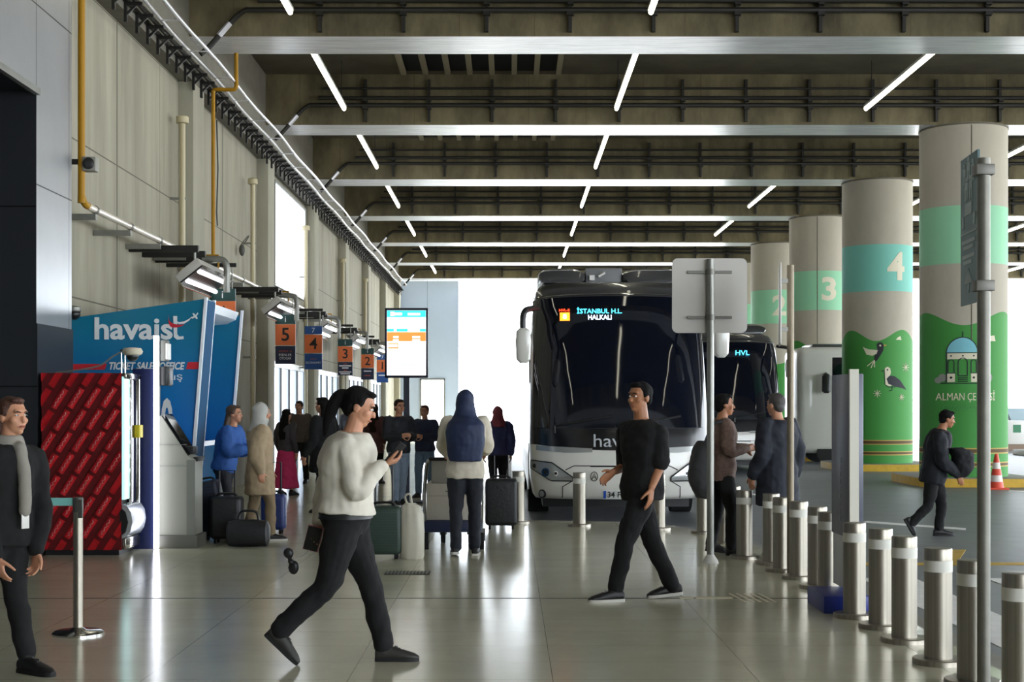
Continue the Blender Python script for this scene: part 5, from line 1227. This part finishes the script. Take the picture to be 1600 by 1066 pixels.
p_, I = crowd('person seen from behind in cream sweater with long navy headscarf, pushing the trolley', 727, 15.45, 1.77, 92, cream, mat('trouser_navy', '#171b26', .8, noise=.2, scale=30), .12, 'push', hair=('veil', navyhair), sole=SOLEW, loose=.9, topg=.03, hem=.10, puff=.02, vox=.01)
beige = mat('coat_beige', '#a08c70', .85, noise=.08, scale=20); beige2 = mat('trouser_beige', '#857258', .85, noise=.08, scale=20)
crowd('person in long beige coat and pale headscarf standing among the bags', 406, 17.25, 1.64, 20, beige, beige2, .25, 'down', hair=('scarf', mat('scarf_pale', '#a9a8a2', .8)), coat=True, hem=.34, loose=1.4, topg=.04, sole=SOLEW)
crowd('brown haired person in blue jacket bending over the bags by the booth', 350, 18.0, 1.62, -10, mat('jacket_blue', '#2f5ea8', .75, noise=.1), mat('trouser_dark', '#20222a', .8), .2, 'front', hair=('long', mat('hair_mid_brown', '#4b382a', .6)), loose=1.3, topg=.04, lean=.12)
crowd('dark haired person in grey top and pink skirt further back on the walkway', 447, 26.0, 1.56, 60, mat('top_grey', '#3d3a3c', .8), TROUB, .1, 'down', hair=('long', HAIRB), skirt=mat('skirt_pink', '#c42f62', .8))
crowd('person in black coat partly hidden behind the person in white shirt', 505, 21.5, 1.74, 150, BLACKC, TROUB, .3, 'down', hair=('long', HAIRB), coat=True, hem=.3, topg=.035)
crowd('person in black jacket and pale jeans standing under the departure display', 623, 23.3, 1.72, -60, mat('jacket_dark', '#1d2028', .75), mat('jeans_pale', '#8494a8', .8, noise=.1), .2, 'front', hair=('short', HAIRN), topg=.035)
crowd('person in navy jacket and blue jeans right of the display post', 664, 25.5, 1.63, -110, mat('jacket_navy', '#222b45', .75), mat('jeans_blue', '#5f7890', .8, noise=.1), .15, 'front', hair=('short', mat('hair_reddish', '#5b3026', .55)), topg=.035)
crowd('person in violet blue jacket beyond the trolley near the bus mirror', 778, 24.0, 1.6, 100, mat('jacket_violet', '#4b4f86', .75), mat('trouser_dark', '#20222a', .8), .2, 'down', hair=('scarf', mat('scarf_pink', '#a4505e', .8)), topg=.035)
crowd('person in grey hoodie far back by the glazed doors', 548, 34.0, 1.7, -80, mat('hoodie_grey', '#5a5a60', .8), TROUB, .3, 'down', hair=('short', HAIRB))
crowd('person in maroon coat far back on the walkway behind the white shirt', 585, 30.0, 1.66, 80, mat('coat_maroon', '#5a3a3c', .8), TROUB, .3, 'down', hair=('long', HAIRN), coat=True, hem=.25)
crowd('person in dark jacket far back beside the pink skirted person', 468, 30.0, 1.72, -100, mat('jacket_brown', '#51463e', .8), TROUB, .3, 'down', hair=('short', HAIRN), topg=.035)
# ---- the two men by the poles
check = mat('shirt_brown_check', '#6b544a', .8, noise=.3, scale=40)
m1, I = crowd('person in brown top and black trousers behind the square sign pole, with a grey bag', 1128, 15.6, 1.74, 5, check, TROUB, .18, 'front', hair=('short', HAIRB), skin=SKIN2, topg=.03, hem=.12, vox=.01)
c = P(1097, 735, 15.55)
bg_ = thing('backpack', 'dark grey bag hanging at the back of the person in brown top', 'bag', c)
b = MB(); b.loft([(c+Vector((.02, 0, .32)), Vector((1, 0, 0)), Vector((0, 1, 0)), .07, .12), (c+Vector((0, 0, .2)), Vector((1, 0, 0)), Vector((0, 1, 0)), .11, .16), (c+Vector((-.02, 0, -.1)), Vector((1, 0, 0)), Vector((0, 1, 0)), .13, .17), (c+Vector((.03, 0, -.3)), Vector((1, 0, 0)), Vector((0, 1, 0)), .09, .13)], e=2.6, sm=4)
remesh(b, 'pack', mat('bag_grey', '#2f3032', .7), bg_, .012, 3, .03)
b = MB(); b.tube(catmull([c+Vector((.02, -.1, .3)), c+Vector((.1, -.16, .5)), c+Vector((.22, -.17, .5)), c+Vector((.3, -.16, .3))], 5), .018, 8); b.build('strap', mat('bag_grey', '#2f3032'), bg_)
m2, I = crowd('person in long navy coat with back turned, by the thin sign pole', 1215, 15.15, 1.74, 128, mat('coat_navy', '#171b27', .8, noise=.15, scale=20), TROUB, .22, 'down', hair=('short', mat('hair_grey', '#4a4644', .6)), coat=True, hem=.36, loose=.9, topg=.05, sole=SOLEW, vox=.01)
# ---- the walker on the road
d = 18.7
J = dict(pelvis=G(1459, 738, d), chest=G(1464, 697, d), neck=G(1471, 671, d), head=G(1480, 655, d),
         shR=G(1468, 682, d-.18), elR=G(1474, 722, d-.24), wrR=G(1497, 742, d-.2), shL=G(1466, 681, d+.18), elL=G(1460, 717, d+.24), wrL=G(1488, 735, d+.2),
         hipR=G(1458, 742, d-.08), hipL=G(1461, 742, d+.08), knR=G(1450, 790, d-.08), anR=G(1424, 818, d-.08), knL=G(1471, 789, d+.06), anL=G(1467, 826, d+.06),
         heR=G(1412, 812, d-.08), toR=gp(1428, d-.08, ROAD), heL=gp(1458, d+.06, ROAD), toL=gp(1491, d+.06, ROAD), hdR=Vector((.4, 0, -1)))
walker, I = person('person in dark coat hunched forward, walking right across the road', J, 0, 1.66, mat('coat_dark_navy', '#14171f', .8), TROUB, SHOEB, SOLEB, ('short', HAIRB), SKIN2, hem=.16, loose=1.0, topg=.05, hpitch=-.2, vox=.011, root_z=ROAD)
c = P(1502, 722, d-.15)
jk = thing('folded_jacket', 'dark jacket carried over the forearm of the road walker', 'jacket', c)
b = MB(); b.loft([(c+Vector((-.10, 0, .18)), Vector((1, 0, 0)), Vector((0, 1, 0)), .09, .12), (c+Vector((0, 0, .12)), Vector((1, 0, 0)), Vector((0, 1, 0)), .14, .15), (c+Vector((.02, 0, -.08)), Vector((1, 0, 0)), Vector((0, 1, 0)), .13, .13), (c+Vector((-.02, 0, -.2)), Vector((1, 0, 0)), Vector((0, 1, 0)), .08, .09)], e=2.4, sm=4)
remesh(b, 'cloth', mat('jacket_black', '#101116', .8), jk, .012, 3, .04)
